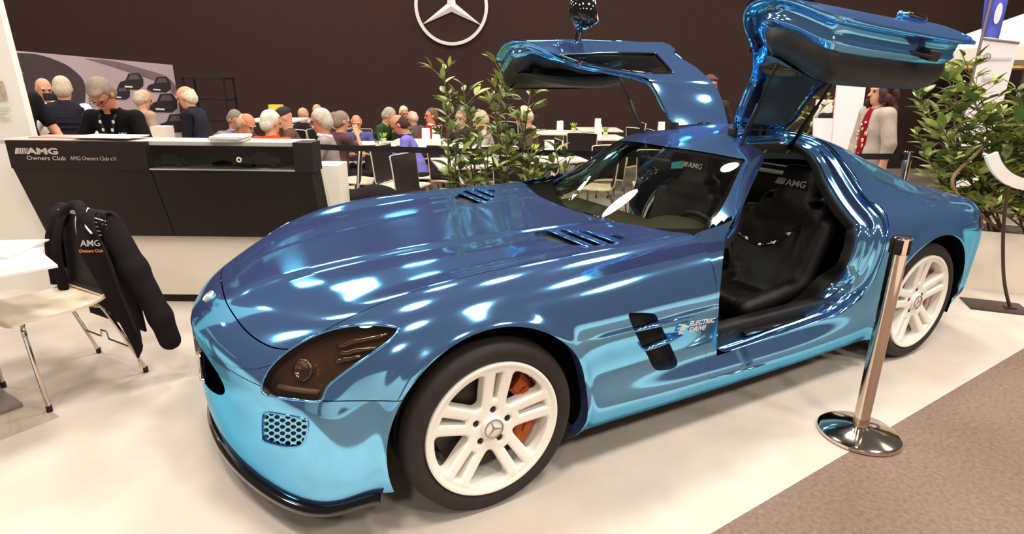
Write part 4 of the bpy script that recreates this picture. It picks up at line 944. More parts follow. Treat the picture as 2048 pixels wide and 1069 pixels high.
mb = MB(); mb.box((1.50, .0, 1.065), (.035, .24, .07), ry(.1), bev=.015); mb.tube([(1.49, 0, 1.08), (1.56, 0, 1.14)], .012); v, f = mb.get(); cpart('rear_view_mirror', v, f, M_BLK)
# belt rails behind the seats seen through the aperture
mb = MB(); mb.box((2.30, 0, 1.02), (.03, 1.05, .025), bev=.008); v, f = mb.get(); cpart('rear_crossbar', v, f, M_BLK)

# cowl, wipers, hood louvres
v, f = [], []
us = np.linspace(0, 1, 21); A = NET1.ev(np.full(21, 9.0), us*4.0); B_ = NET2.ev(np.full(21, 9.12), us*2.4)
V_ = np.concatenate([A-np.array([0, 0, .03]), B_-np.array([0, 0, .012])]); V2 = np.concatenate([V_, V_*np.array([1, -1, 1])])
Fq = [(i, i+1, 21+i+1, 21+i) for i in range(20)]; cpart('cowl', V2, Fq+[tuple(j+42 for j in q) for q in Fq], M_MATT)
for pts in (((1215, 452), (1165, 436), (1098, 417)), ((1240, 455), (1180, 437), (1150, 427))):
    P = []
    for px, py in pts:
        d = ray(px, py); ts = np.linspace(1.5, 5, 400); Q = CAM+ts[:, None]*d; S = wsS['P']
        allw = np.concatenate([S, S*np.array([1, -1, 1.])]); pp = proj(allw); i = np.argmin(((pp-np.array([px, py]))**2).sum(1)); P.append(allw[i]+np.array([-.02, 0, .02]))
    mb = MB(); mb.tube(P, .009, 6); mb.tube([P[0]+np.array([-.02, 0, .012]), P[1]+np.array([-.02, 0, .015])], .007, 6); v, f = mb.get(); cpart('wiper', v, f, M_GBLK)
LS = sclip(NET1.grid(6.5, 9.0, 1.0, 4.0, 90, 90), lambda P, U, W: glv(P, U, W))
for sg, o in zip((-1, 1), panel('hood_louvre', LS, M_BLK, off=-.02)):
    V, F, N = sided(LS, sg); ch, cl = chains(LS['E'])[0]; k = len(ch)
    cpart('louvre_edge', np.concatenate([V[ch], V[ch]-N[ch]*.02]), [(i, (i+1) % k, k+(i+1) % k, k+i) for i in range(k)], PAINT, o)
    lo_, hi_ = LS['P'].min(0), LS['P'].max(0)
    for t in (.36, .58, .80):
        x = lo_[0]+(hi_[0]-lo_[0])*t; sel = np.abs(LS['P'][:, 0]-x) < .02
        if sel.sum() < 3: continue
        w0, w1 = LS['P'][sel, 1].min(), LS['P'][sel, 1].max(); z = LS['P'][sel, 2].mean()
        mb = MB(); mb.box((x, sg*(w0+w1)/2, z-.004), (.055, (w1-w0)*.97, .006), ry(.15), bev=.002); v, f = mb.get(); cpart('louvre_fin', v, f, PAINT, o)
# tail lamps and rear lip
for sg in (-1, 1):
    TS = sclip(NET2.grid(18.6, 20.6, 4.6, 6.2, 40, 30), lambda P, U, W: np.hypot((U-19.6)/.8, (W-5.4)/.5)-1)
    panel('tail_lamp', TS, mat('red_lens', (110, 12, 10), .1, coat=1, noise=0), sides=(sg,), off=.004)
# ================================================================== CAFE FURNITURE
M_SEAT = mat('cream_seat', (238, 218, 190), .45, noise=.03, scale=8); M_CBACK = mat('dark_backrest', (34, 23, 22), .55, noise=.06); M_EDGE = mat('birch_edge', (232, 214, 190), .5, noise=.04)
M_CHR2 = mat('chrome_legs', (215, 202, 188), .14, 1.0, noise=0); M_FOOT = mat('black_foot', (22, 18, 17), .6, noise=0)
def chair_proto():
    o = empty('cafe_chair')
    n = 12
    def sheet(path, w0, t, name, m, cols=7, bow=0.0):
        path = np.array(path); k = len(path); V = []
        T = np.gradient(path, axis=0); T /= np.linalg.norm(T, axis=1)[:, None]; Nn = np.stack([-T[:, 1], T[:, 0]], 1)
        ww = np.asarray(w0)
        for side in (0, 1):
            for i in range(k):
                for j in range(cols):
                    s = j/(cols-1)*2-1; off = t*side+bow*(1-s*s)
                    V.append((path[i, 0]+Nn[i, 0]*off, s*ww[i], path[i, 1]+Nn[i, 1]*off))
        F = []; q = k*cols
        for i in range(k-1):
            for j in range(cols-1):
                a = i*cols+j; F.append((a, a+1, a+cols+1, a+cols)); F.append((q+a, q+a+cols, q+a+cols+1, q+a+1))
        ring = [j for j in range(cols)]+[i*cols+cols-1 for i in range(1, k)]+[(k-1)*cols+j for j in range(cols-2, -1, -1)]+[i*cols for i in range(k-2, 0, -1)]
        for a, b in zip(ring, ring[1:]+ring[:1]): F.append((b, a, q+a, q+b))
        ob = mk(name, V, F, m, o, autosharp=.9); return ob, np.array(V)[ring]
    seatp = smooth_poly([(.22, .435), (.205, .452), (.12, .456), (0, .448), (-.12, .447), (-.185, .462)], 4, False)
    sheet(seatp, np.interp(np.linspace(0, 1, len(seatp)), [0, .12, .5, 1], [.17, .215, .215, .195]), .012, 'seat', M_SEAT, bow=-.008)
    backp = smooth_poly([(-.185, .464), (-.210, .50), (-.222, .60), (-.234, .72), (-.248, .82), (-.252, .845)], 4, False)
    bw = np.interp(np.linspace(0, 1, len(backp)), [0, .3, .85, 1], [.195, .19, .20, .18])
    b, ring = sheet(backp, bw, -.010, 'backrest', M_CBACK, bow=-.02)
    mb = MB(); mb.tube(ring+np.array([.004, 0, 0]), .0065, 5, closed=True); mb.build('edge_band', M_EDGE, b)
    for sy in (-1, 1):
        fl = smooth_poly([(.13, sy*.12, .432), (.165, sy*.185, .425), (.175, sy*.215, .39), (.165, sy*.225, .1), (.162, sy*.228, .012)], 4, False)
        bl = smooth_poly([(-.10, sy*.12, .43), (-.14, sy*.185, .422), (-.17, sy*.205, .39), (-.265, sy*.225, .1), (-.288, sy*.228, .012)], 4, False)
        for q in (fl, bl):
            mb = MB(); mb.tube(q, .0095, 8); l = mb.build('leg', M_CHR2, o)
            mb = MB(); mb.tube([q[-1]+np.array([0, 0, .018]), q[-1]-np.array([0, 0, .012])], .013, 8); mb.build('foot', M_FOOT, l)
    mb = MB(); mb.box((.02, 0, .432), (.24, .26, .012), bev=.004); mb.build('seat_frame', M_CHR2, o)
    return o
CHAIR = chair_proto(); _used = [False]
def chair(u, v, heading, label, group='black and cream chairs in the cafe'):
    o = CHAIR if not _used[0] else copy_tree(CHAIR); _used[0] = True
    p_ = bp(u, v); o.location = tuple(p_); o.rotation_euler = (0, 0, BROT+math.radians(heading)); tag(o, label, 'chair', group); return o
M_TOP = mat('white_tabletop', (240, 226, 206), .4, noise=.02); M_COLM = mat('steel_column', (150, 134, 124), .35, .6, noise=.05)
TPROTO = {}
def table(u, v, rot, label, size=.70, h=.74, group='white square cafe tables'):
    key = (size, h)
    if key not in TPROTO:
        o = empty('cafe_table'); mb = MB(); mb.box((0, 0, h-.0125), (size, size, .025), bev=.004); mb.build('tabletop', M_TOP, o)
        mb = MB(); mb.box((0, 0, h/2), (.09, .09, h-.03), bev=.004); mb.build('column', M_COLM, o)
        mb = MB(); mb.box((0, 0, .0125), (.42, .42, .02), bev=.004); mb.build('foot_plate', M_COLM, o); TPROTO[key] = o
    else: o = copy_tree(TPROTO[key])
    o.location = tuple(bp(u, v)); o.rotation_euler = (0, 0, BROT+rot); return tag(o, label, 'table', group)
def menu(u, v, z, label, w_=.10, h=.17, col=None, rot=0.0):
    o = empty('menu_card', bp(u, v, z), BROT+rot); m = M_PAPER if col is None else mat('card_'+str(col), col, .5, noise=.05)
    for s in (-1, 1): mb = MB(); mb.box((0, s*.02, h/2), (w_, .003, h), rx(s*.22)); mb.build('card_face', m, o, smooth=False)
    return tag(o, label, 'menu card', 'white menu cards on cafe tables' if col is None else None)
def posy(u, v, z, label):
    o = empty('table_plant', bp(u, v, z)); mb = MB(); mb.lathe([(0, 0), (.03, 0), (.036, .07), (.03, .07)], 14); mb.build('pot', mat('pot_glass', (190, 200, 150), .3, noise=.1), o)
    mb = MB(); rr = random.Random(int(u*100))
    for i in range(26):
        a = rr.uniform(0, 6.28); t = rr.uniform(.2, .9); L = rr.uniform(.05, .09); d = np.array([math.cos(a)*t, math.sin(a)*t, 1.0]); s = np.cross(d, (0, 0, 1))*.25*L; b = np.array([0, 0, .06]); mb.add([b, b+d*L*.6+s, b+d*L, b+d*L*.6-s], [(0, 1, 2, 3)])
    tag(mb.build('leaves', mat('posy_green', (170, 190, 60), .5, noise=.3, scale=30), o, smooth=False), kind='stuff')
    return tag(o, label, 'plant', 'little yellow-green plants on cafe tables')
# tables
table(-1.78, 7.25, .1, 'white table with plate and glasses before man in blue blazer'); table(-.42, 5.75, .25, 'nearest white table, half hidden by left shrubs'); table(-1.2, 7.62, 0, 'white table with two menu cards by man in blue jacket')
table(.70, 9.3, .0, 'far white table with card left of the others, behind left shrubs'); table(1.22, 8.55, .1, 'white table with card in front, above the windscreen'); table(1.42, 9.95, 0, 'farthest white table near back wall, above the windscreen'); table(2.35, 9.3, 0, 'white table partly hidden by the raised far door')
table(-.80, 7.2, .0, 'white table behind left shrubs, by two seated men'); table(.35, 6.2, .2, 'white table close behind shrubs, beside man in brown'); table(-2.58, 6.42, 0, 'white table between man in orange and man in grey jacket')
table(-2.75, 8.85, 0, 'white table far back by man in waistcoat'); table(-2.9, 6.75+.6, 0, 'high white bar table carrying a yellow box', .6, 1.02, 'bar table')
bx_ = bp(-2.88, 7.3, 1.02); mb = MB(); mb.box((0, 0, .085), (.15, .10, .17), B2(), bev=.004); o_ = mb.build('yellow_box', mat('yellow_card', (228, 190, 60), .5, noise=.15, scale=15)); o_.location = tuple(bx_); tag(o_, 'bright yellow box standing on the high bar table', 'box')
# chairs
CH = [(-1.62, 6.32, 170, 'cream-seated chair with its dark back to the right, right of the pedestal'), (-1.15, 6.05, -20, 'chair in mid cafe with cream seat pointing right'), (-.80, 5.35, -25, 'nearest chair, dark back large behind the hood'), (.10, 5.52, 60, 'dark chair half hidden behind the left shrubs, near the belt'), (-.15, 6.4, 90, 'chair behind left shrubs near the belt'), (-.62, 6.35, 60, 'chair with pale edge just left of left shrubs'), (.35, 9.1, 10, 'chair at left side of far left table'), (1.02, 9.0, 170, 'dark chair between two far tables'),
 (.95, 8.1, 80, 'dark chair in front of table above windscreen'), (1.72, 8.55, 185, 'chair right of table above windscreen'), (1.05, 10.1, 0, 'chair left of farthest table'), (1.9, 9.9, 180, 'chair right of farthest table'), (1.55, 7.7, 110, 'chair with pale rim just above windscreen edge'), (2.0, 8.9, 30, 'chair beside the raised far door hinge'),
 (.86, 6.1, 170, 'chair with pale rim right of the man in brown'), (1.0, 6.6, 100, 'pale-seated chair seen through the windscreen'), (1.5, 6.2, 80, 'dark chair back seen through the windscreen glass'), (.1, 10.0, 45, 'farthest dark chair left of the far tables'),]
for c in CH: chair(*c)
# things on tables
menu(-1.12, 7.62, .74, 'white menu card on table by man in blue jacket'); menu(-1.02, 7.85, .74, 'second white card just behind the blue-jacket man'); menu(.72, 9.25, .74, 'white card on far left table'); menu(1.22, 8.6, .74, 'white card on table above the windscreen'); menu(1.4, 9.95, .74, 'white card on farthest table'); menu(.38, 6.25, .74, 'white card right of the man in brown'); menu(2.3, 9.3, .74, 'white card beside raised far door')
posy(.93, 9.25, .74, 'yellow-green plant on far left table'); posy(1.32, 8.55, .74, 'yellow-green plant on table above the windscreen'); posy(-1.34, 7.6, .74, 'yellow-green plant left of the white menu card'); posy(.22, 6.15, .74, 'yellow-green plant by the man in brown'); posy(-1.6, 7.3, .74, 'yellow-green drink plant right of the plate')
mb = MB(); mb.lathe([(0, .004), (.07, .004), (.12, .016), (.122, .02), (.07, .01), (0, .01)], 28); o_ = mb.build('plate', mat('porcelain', (245, 238, 228), .2, noise=0)); o_.location = tuple(bp(-1.75, 7.08, .74)); tag(o_, 'white plate on the table of man in blue blazer', 'plate')
for i, (u, v, lb_) in enumerate(((-1.66, 7.2, 'clear drinking glass right of the white plate'), (-1.92, 7.3, 'clear drinking glass left of the white plate'))):
    mb = MB(); mb.lathe([(0, .004), (.028, .004), (.034, .12), (.031, .12), (.026, .01), (0, .01)], 18); o_ = mb.build('drinking_glass', CASEG); o_.location = tuple(bp(u, v, .74)); tag(o_, lb_, 'glass')
# belt barrier
M_BELT = mat('black_belt', (22, 16, 15), .7, noise=.05)
M_STEEL = mat('polished_steel', (214, 200, 186), .10, 1.0, noise=0)
def post(u, v, label, h=.97, front=False):
    o = empty('barrier_post', bp(u, v)); s = 1.0
    mb = MB(); mb.lathe([(0, .0), (.165, 0), (.17, .006), (.168, .018), (.155, .026), (.06, .04), (.034, .05)], 56); mb.build('base', M_STEEL, o)
    mb = MB(); mb.lathe([(.032, .045), (.032, h-.07), (.0335, h-.068), (.0335, h-.004), (.030, h)], 32); mb.build('pole', M_STEEL, o)
    mb = MB(); mb.lathe([(0, h-.002), (.030, h-.002), (.030, h)], 32); mb.build('cap', mat('post_cap', (46, 36, 34), .4, noise=0), o)
    for a in (0, PI/2, PI, 3*PI/2):
        mb = MB(); mb.box((0, 0, 0), (.014, .030, .062), bev=.004); mb.xf(rz(a), np.array([.030*math.cos(a), .030*math.sin(a), h-.04])); mb.build('belt_slot', M_BELT, o)
    return tag(o, label, 'stanchion', 'chrome belt barrier posts')
sp = on(1718, 862, 'z', .02); su, sv = uv_of(sp)
front_post = post(su, sv, 'polished chrome barrier post standing alone in front of the car', .925); front_post.rotation_euler = (0, 0, .3)
post(3.16, 4.72, 'chrome barrier post behind the car by woman in cardigan', 1.0); post(-1.95, 5.0, 'chrome barrier post hidden behind the white pedestal', 1.0)
for i, (u0, v0, u1, v1, lb_) in enumerate(((-1.92, 5.0, 3.13, 4.72, 'long black barrier belt running in front of the cafe'), (3.19, 4.72, 6.6, 5.0, 'black barrier belt running right behind the woman'))):
    A, B_ = bp(u0, v0, .955), bp(u1, v1, .955); d = (B_-A)/np.linalg.norm(B_-A); n = np.array([-d[1], d[0], 0])*.0012; k = 14; V = []
    for j in range(k+1):
        t = j/k; c = A+(B_-A)*t-np.array([0, 0, .02*4*t*(1-t)]); V += [c+n+np.array([0, 0, .024]), c+n-np.array([0, 0, .024]), c-n-np.array([0, 0, .024]), c-n+np.array([0, 0, .024])]
    F = [(j*4+a, j*4+(a+1) % 4, j*4+4+(a+1) % 4, j*4+4+a) for j in range(k) for a in range(4)]+[(3, 2, 1, 0), (k*4, k*4+1, k*4+2, k*4+3)]
    tag(mk('barrier_belt', V, F, M_BELT, smooth=False), lb_, 'belt')
# ================================================================== PEOPLE
SKIN = mat('skin_light', (214, 154, 118), .55, noise=.06, scale=12); SKIN2 = mat('skin_ruddy', (204, 134, 100), .55, noise=.06, scale=12)
def unit(v): v = np.array(v, float); return v/np.linalg.norm(v)
def ik(a, t, l1, l2, pole):
    d = t-a; L = np.linalg.norm(d); 
    if L > (l1+l2)*.985: t = a+d/L*(l1+l2)*.985; d = t-a; L = np.linalg.norm(d)
    x = (L*L+l1*l1-l2*l2)/(2*L); h = math.sqrt(max(l1*l1-x*x, 0)); e = d/L; p_ = np.array(pole, float); p_ = p_-e*(p_@e); p_ /= np.linalg.norm(p_)+1e-9
    return a+e*x+p_*h, t
def fabric(name, rgb, **k): return mat('cloth_'+name, rgb, .85, spec=.15, noise=.10, scale=18, bump=.12, bscale=60, **k)
def person(label, px, py, v, heading, pose='sit', lean=.15, top=('grey', (120, 110, 108)), sleeve='long', legs=('charcoal', (38, 32, 34)), hair=('short', (150, 140, 132)), tilt=.15, turn=0.0, hands=None, extras=(), skin=None, group=None, s=None, collar=None, res=.0125):
    H = atd(px, py, v)
    zn = {'sit': .53, 'stand': .93}[pose]; nb = .53*math.cos(lean); hc = zn+nb+.15*math.cos(lean+tilt*.5)
    s = s or float(np.clip(H[2]/hc, .8, 1.12))
    fwd = .53*math.sin(lean)+.15*math.sin(lean+tilt*.5)
    hd = math.radians(heading); D = E1*math.cos(hd)+E2*math.sin(hd); base = H*np.array([1, 1, 0])-D*fwd*s
    o = empty('person', base, BROT+hd); tag(o, label, 'person', group)
    if pose == 'sit': q_ = base-D*.03; chair(*uv_of(q_), heading, 'cafe chair taken by '+' '.join(label.split()[:11]), 'occupied cafe chairs')
    dz = H[2]/s-hc                                    # what scale cannot take up goes into the hip height
    pel = np.array([0, 0, zn+(dz if pose == 'stand' else max(dz, -.03))])
    up = np.array([math.sin(lean), 0, math.cos(lean)]); fx = np.array([math.cos(lean), 0, -math.sin(lean)]); Y = np.array([0, 1., 0]); Rt = np.stack([fx, Y, up], 1)
    nk = pel+up*.53; hl = lean+tilt; head = nk+.15*np.array([math.sin(lean+tilt*.5), 0, math.cos(lean+tilt*.5)])
    Rh = rz(turn)@ry(hl)
    sh = {k: nk-up*.06+Y*.185*k for k in (1, -1)}
    hands = hands or {}
    if pose == 'sit': dflt = {k: np.array([.40, .14*k, .76]) for k in (1, -1)}
    else: dflt = {k: np.array([.08, .27*k, .80]) for k in (1, -1)}
    arm = {}
    for k in (1, -1):
        t = np.array(hands.get(k, dflt[k]), float); el, wr = ik(sh[k], t, .29, .26, (-.3, .55*k, -.7)); arm[k] = (sh[k], el, wr)
    leg = {}
    for k in (1, -1):
        hp = pel+np.array([0, .095*k, -.02])
        if pose == 'sit': kn = np.array([.43, .12*k, .50]); an = np.array([.40, .12*k, .09])
        else: an = np.array([-.02+.03*k, .10*k, .09]); kn, an = ik(hp, an, .43, .43, (1, 0, 0)) if hp[2]-.09 < .855 else ((hp+an)/2, an)
        leg[k] = (hp, kn, an)
    hq = lambda x, y, z: head+Rh@np.array([x, y, z])
    sk = [s_ell(hq(-.012, 0, .025), (.100, .078, .098), Rh), s_ell(hq(.02, 0, -.045), (.070, .060, .078), Rh), s_ell(hq(.055, 0, -.098), (.030, .034, .024), Rh, k=.02), s_cone(hq(.088, 0, .006), hq(.112, 0, -.030), .009, .014, k=.012),
          s_ell(hq(.078, 0, .028), (.018, .055, .012), Rh, k=.015), s_ell(hq(.083, 0, -.066), (.012, .026, .010), Rh, k=.01)]
    for k in (1, -1): sk.append(s_ell(hq(-.008, .079*k, -.008), (.022, .010, .032), Rh, k=.006))
    sk += [s_cone(nk-up*.02, head+Rh@np.array([-.02, 0, -.06]), .056, .052, k=.03), s_cone(sh[1], sh[-1], .055, k=.04), s_ell(pel+up*.34, (.10, .155, .17), Rt, k=.05), s_ell(pel+up*.12, (.105, .15, .15), Rt, k=.05), s_ell(pel, (.115, .16, .11), k=.05)]
    for k in (1, -1):
        a, e, w_ = arm[k]; sk += [s_cone(a, e, .046, .038, k=.03), s_cone(e, w_, .038, .026, k=.02)]
        d = unit(w_-e); sd = unit(np.cross(d, (0, 0, 1))+1e-6)*k; nn = np.cross(sd, d); Rp = np.stack([d, sd, nn], 1); pc = w_+d*.05
        sk.append(s_box(pc, (.048, .038, .014), Rp, .012, k=.012))
        cu = unit(d*.8-abs(nn[2])*np.array([0, 0, 1.])*.6)
        for i, (off, L) in enumerate(((-.03, .060), (-.010, .072), (.010, .068), (.029, .052))):
            b = pc+d*.045+sd*off; m_ = b+unit(d*1.2+cu)*L*.5; sk += [s_cone(b, m_, .0095, .009, k=.004), s_cone(m_, m_+cu*L*.5, .009, .0075, k=.004)]
        tb = pc-d*.025-sd*.034; tm = tb-sd*.022+d*.032; sk += [s_cone(tb, tm, .012, .0105, k=.008), s_cone(tm, tm+d*.03, .0105, .0085, k=.004)]
        h_, kn, an = leg[k]; sk += [s_cone(h_, kn, .075, .052, k=.03), s_cone(kn, an, .05, .035, k=.02), s_cone(an+np.array([0, 0, -.045]), an+np.array([.13, 0, -.06]), .035, .028, k=.02)]
    sub = [s_ell(hq(.098, .031*k, .008), (.018, .016, .011), Rh, k=.012) for k in (1, -1)]
    V, F = surfnets(sk, res, .02, sub); SK = skin or SKIN
    mk('body', V*s, F, SK, o)
    def cloth(name, prims, m, sub=(), r=.016): V, F = surfnets(prims, r, .03, sub); return mk(name, V*s, F, m, o)
    def torso(g): return [s_cone(sh[1], sh[-1], .060+g, k=.04), s_ell(pel+up*.35, (.112+g, .165+g, .18+g), Rt, k=.06), s_ell(pel+up*.14, (.125+g, .162+g, .17), Rt, k=.06), s_ell(pel+up*.02, (.125+g, .165+g, .10), k=.05), s_cone(nk-up*.05, nk-up*.015, .07+g, .062+g, k=.03)]
    def arms(g, full=True):
        r = []
        for k in (1, -1):
            a, e, w_ = arm[k]
            if full: r += [s_cone(a, e, .058+g, .05+g, k=.03), s_cone(e, e+(w_-e)*.9, .05+g, .036+g, k=.02)]
            else: r += [s_cone(a, a+(e-a)*.72, .060+g, .058+g, k=.03)]
        return r
    neckcut = [s_ell(nk+up*.03+fx*.03, (.055, .055, .045), Rt, k=.01)]
    if 'vest' in extras:
        cloth('shirt', torso(-.004)+arms(0, sleeve == 'long'), extras['vest'], neckcut); vs_ = torso(.016); cloth('vest', vs_, fabric(*top), neckcut+[s_cone(sh[k]+Y*.02*k+up*.05, sh[k]+Y*.02*k-up*.10, .062, k=.01) for k in (1, -1)])
        if 'quilt' in extras:
            mb = MB()
            for t in np.linspace(.06, .44, 8):
                th = np.linspace(0, 2*PI, 28, endpoint=False); w0 = np.interp(t, [0, .14, .35, .46], [.165, .178, .182, .165]); d0 = np.interp(t, [0, .14, .35, .46], [.13, .141, .13, .10])
                mb.tube([(pel+up*t+fx*d0*math.cos(q)*1.02+Y*w0*math.sin(q)*1.02)*s for q in th], .007, 5, closed=True)
            tag(mb.build('quilting', fabric(*top), o), kind='stuff')
    else:
        cloth('top', torso(0)+arms(0, sleeve == 'long'), fabric(*top), neckcut)
        if 'quilt' in extras:
            mb = MB()
            for t in np.linspace(.06, .44, 8):
                th = np.linspace(0, 2*PI, 28, endpoint=False); mb.tube([(pel+up*t+fx*.128*math.cos(q)+Y*.168*math.sin(q))*s for q in th], .009, 5, closed=True)
            tag(mb.build('quilting', fabric(*top), o), kind='stuff')
    if collar:
        mb = MB(); th = np.linspace(.5, 2*PI-.5, 20); mb.tube([(nk+up*(.0+.02*math.cos(q))+fx*.066*math.cos(q)+Y*.066*math.sin(q))*s for q in th], .018*s, 8); mb.build('collar', fabric(*collar), o)
    tr = [s_ell(pel+np.array([0, 0, -.02]), (.13, .168, .115), k=.05)]
    for k in (1, -1): h_, kn, an = leg[k]; tr += [s_cone(h_, kn, .088, .066, k=.04), s_cone(kn, an+np.array([0, 0, .0]), .066, .055, k=.03)]
    cloth('trousers', tr, fabric(*legs), r=.02)
    for k in (1, -1):
        an = leg[k][2]; V, F = surfnets([s_cone(an+np.array([-.03, 0, -.045]), an+np.array([.15, 0, -.052]), .044, .036), s_box(an+np.array([.06, 0, -.082]), (.13, .045, .012), None, .01)], .018, .02); V = V*s; V[:, 2] = np.maximum(V[:, 2], .004); mk('shoe', V, F, mat('dark_shoe', (30, 24, 22), .5, noise=.05), o)
    hs, hc_ = hair; HM = mat('hair_'+str(hc_), hc_, .75, noise=.22, scale=45, bump=.4, bscale=120)
    def hm(prims, sub): V, F = surfnets(prims, .010, .012, sub); mk('hair', V*s, F, HM, o)
    facecut = [s_box(hq(.115, 0, -.065), (.085, .11, .135), Rh, .03, k=.012), s_ell(hq(.02, 0, -.17), (.10, .10, .10), Rh, k=.02)]
    cap = s_ell(hq(-.020, 0, .028), (.104, .083, .103), Rh)
    if hs == 'short': hm([cap, s_ell(hq(-.05, 0, -.02), (.075, .082, .085), Rh)], facecut)
    elif hs == 'full': hm([s_ell(hq(-.020, 0, .036), (.110, .087, .107), Rh), s_ell(hq(-.055, 0, -.025), (.072, .081, .085), Rh), s_ell(hq(.055, .02, .085), (.045, .055, .028), Rh)], facecut)
    elif hs == 'fringe': hm([cap, s_ell(hq(-.05, 0, -.02), (.075, .082, .085), Rh)], facecut+[s_ell(hq(.02, 0, .13), (.15, .12, .115), Rh, k=.01)])
    elif hs == 'cap':
        hm([s_ell(hq(-.015, 0, .045), (.112, .092, .095), Rh), s_box(hq(.12, 0, .06), (.05, .07, .006), Rh@ry(.15), .005)], [s_box(hq(.0, 0, -.08), (.2, .2, .115), Rh, .01, k=.005)])
    elif hs == 'curly':
        rr = random.Random(3); P = [s_ell(hq(-.02, 0, .04), (.118, .100, .112), Rh)]
        for i in range(46):
            a = rr.uniform(.75, 2*PI-.75); z = rr.uniform(-.30, .08); r_ = .085+.035*rr.random()+(-z)*.10; P.append(s_ell(hq(-.025+r_*math.cos(a)*.95, r_*math.sin(a), z), (.034, .034, .045), Rh, k=.02))
        hm(P, [s_box(hq(.11, 0, -.06), (.08, .072, .125), Rh, .03, k=.012)])
    for k in (1, -1):
        mb = MB(); mb.sphere(hq(.081, .031*k, .008)*s, .0115*s, 10, 6); mb.build('eye', mat('eye_dark', (52, 36, 30), .2, noise=0), o)
    if hs != 'curly':
        for k in (1, -1): mb = MB(); mb.tube([hq(.092, .014*k, .030)*s, hq(.094, .032*k, .035)*s, hq(.083, .05*k, .030)*s], .005*s, 6); mb.build('eyebrow', HM if hs != 'cap' else mat('brow_grey', (120, 100, 88), .8), o)
    if 'glasses' in extras:
        mb = MB()
        for k in (1, -1):
            th = np.linspace(0, 2*PI, 14, endpoint=False); mb.tube([hq(.108, .032*k+.024*math.cos(q), .003+.018*math.sin(q))*s for q in th], .0024*s, 5, closed=True); mb.tube([hq(.105, .055*k, .008)*s, hq(.05, .08*k, .012)*s, hq(-.01, .085*k, .008)*s], .0024*s, 5)
        mb.tube([hq(.11, .008, .006)*s, hq(.11, -.008, .006)*s], .0024*s, 5); mb.build('glasses', mat('glasses_frame', (40, 26, 22), .3, noise=0), o)
    return o, dict(pel=pel, nk=nk, up=up, fx=fx, Y=Y, head=head, hq=hq, s=s, arm=arm)
def vest(c): return {'vest': c}
W_SH = mat('white_shirt', (240, 232, 226), .8, noise=.03)
# the man at the counter
man, J = person('man in black polo shirt with lanyard bending over the counter', 203, 190, 4.36, 270, 'stand', .30, ('black_polo', (20, 17, 19)), 'short', hair=('full', (138, 118, 100)), tilt=.55, hands={1: (.42, .16, 1.15), -1: (.40, -.20, 1.15)}, extras={'glasses': 1}, skin=SKIN2, collar=('black_polo', (20, 17, 19)), res=.0105)
s = J['s']; f_ = lambda a, b, c: (J['pel']+J['up']*a+J['fx']*b+J['Y']*c)*s
for k in (1, -1):
    mb = MB(); mb.tube([f_(.54, -.03, .06*k), f_(.50, .085, .062*k), f_(.38, .135, .03*k), f_(.24, .145, .004*k)], .009, 6); mb.build('lanyard', mat('lanyard_dark', (30, 28, 30), .7), man)
    for t in (.47, .41, .35, .29):
        mb = MB(); y = np.interp(t, [.24, .38, .50], [.004, .03, .062])*k; x = np.interp(t, [.24, .38, .5], [.153, .143, .094]); mb.box(f_(t, x, y), (.008, .016, .022), bev=.002); mb.build('lanyard_print', mat('lanyard_white', (225, 222, 215), .7), man)
V, F = text_mesh('AMG', .03, .003, .0006, 'CENTER'); mb = MB(); mb.add(V, F); mb.xf(frame(J['Y'], J['up']), f_(.36, .122, .105)); mk('shirt_lettering', *mb.get(), M_SILV, man, smooth=False)
# people left of him
person('person in dark quilted vest and white sleeves, back turned, left of counter man', 126, 178, 5.5, 100, 'stand', .10, ('navy_vest', (38, 33, 44)), hair=('short', (190, 172, 146)), tilt=.15, turn=.3, hands={1: (.22, .30, 1.02), -1: (.30, -.05, 1.05)}, extras={'vest': W_SH, 'quilt': 1}, legs=('charcoal', (38, 32, 34)))
ph, J2 = person('bald person in cream trousers holding up a dark camera', 88, 178, 6.3, 300, 'stand', .12, ('offwhite', (226, 214, 196)), legs=('cream', (220, 206, 180)), hair=('bald', (200, 180, 150)), tilt=.2, turn=.4, hands={1: (.30, .05, 1.28), -1: (.30, -.06, 1.27)})
hp_ = np.array(ph.location)+rz(ph.rotation_euler.z)@(J2['hq'](.19, 0, -.03)*J2['s']); mb = MB(); mb.box((0, 0, 0), (.05, .12, .075), bev=.01); mb.lathe([(0, 0), (.03, 0), (.03, .05), (0, .05)], 16, ry(PI/2), (.02, 0, 0)); cm = mb.build('camera', M_BLK); cm.location = tuple(hp_); cm.rotation_euler = (0, 0, ph.rotation_euler.z); tag(cm, 'small dark camera held before the bald person face', 'camera')
person('person in black t-shirt partly hidden by the white display board', 20, 150, 4.9, 350, 'stand', .08, ('black_tee', (24, 20, 21)), 'short', hair=('short', (70, 52, 42)), tilt=.2, hands={1: (.34, .15, .98), -1: (.36, -.10, .95)}, skin=SKIN2)
person('bald man in beige quilted jacket behind the counter man shoulder', 287, 199, 6.4, 60, 'stand', .12, ('beige_puffer', (176, 146, 122)), hair=('fringe', (190, 172, 150)), tilt=.25, extras={'quilt': 1})
person('bald man in dark waistcoat standing in profile right of poster', 372, 195, 5.9, 185, 'stand', .22, ('dark_gilet', (38, 36, 44)), hair=('fringe', (224, 206, 178)), tilt=.1, hands={1: (.22, .16, .88), -1: (.22, -.16, .88)}, extras={'vest': fabric('black_sleeve', (28, 25, 29))}, collar=('dark_gilet', (38, 36, 44)))
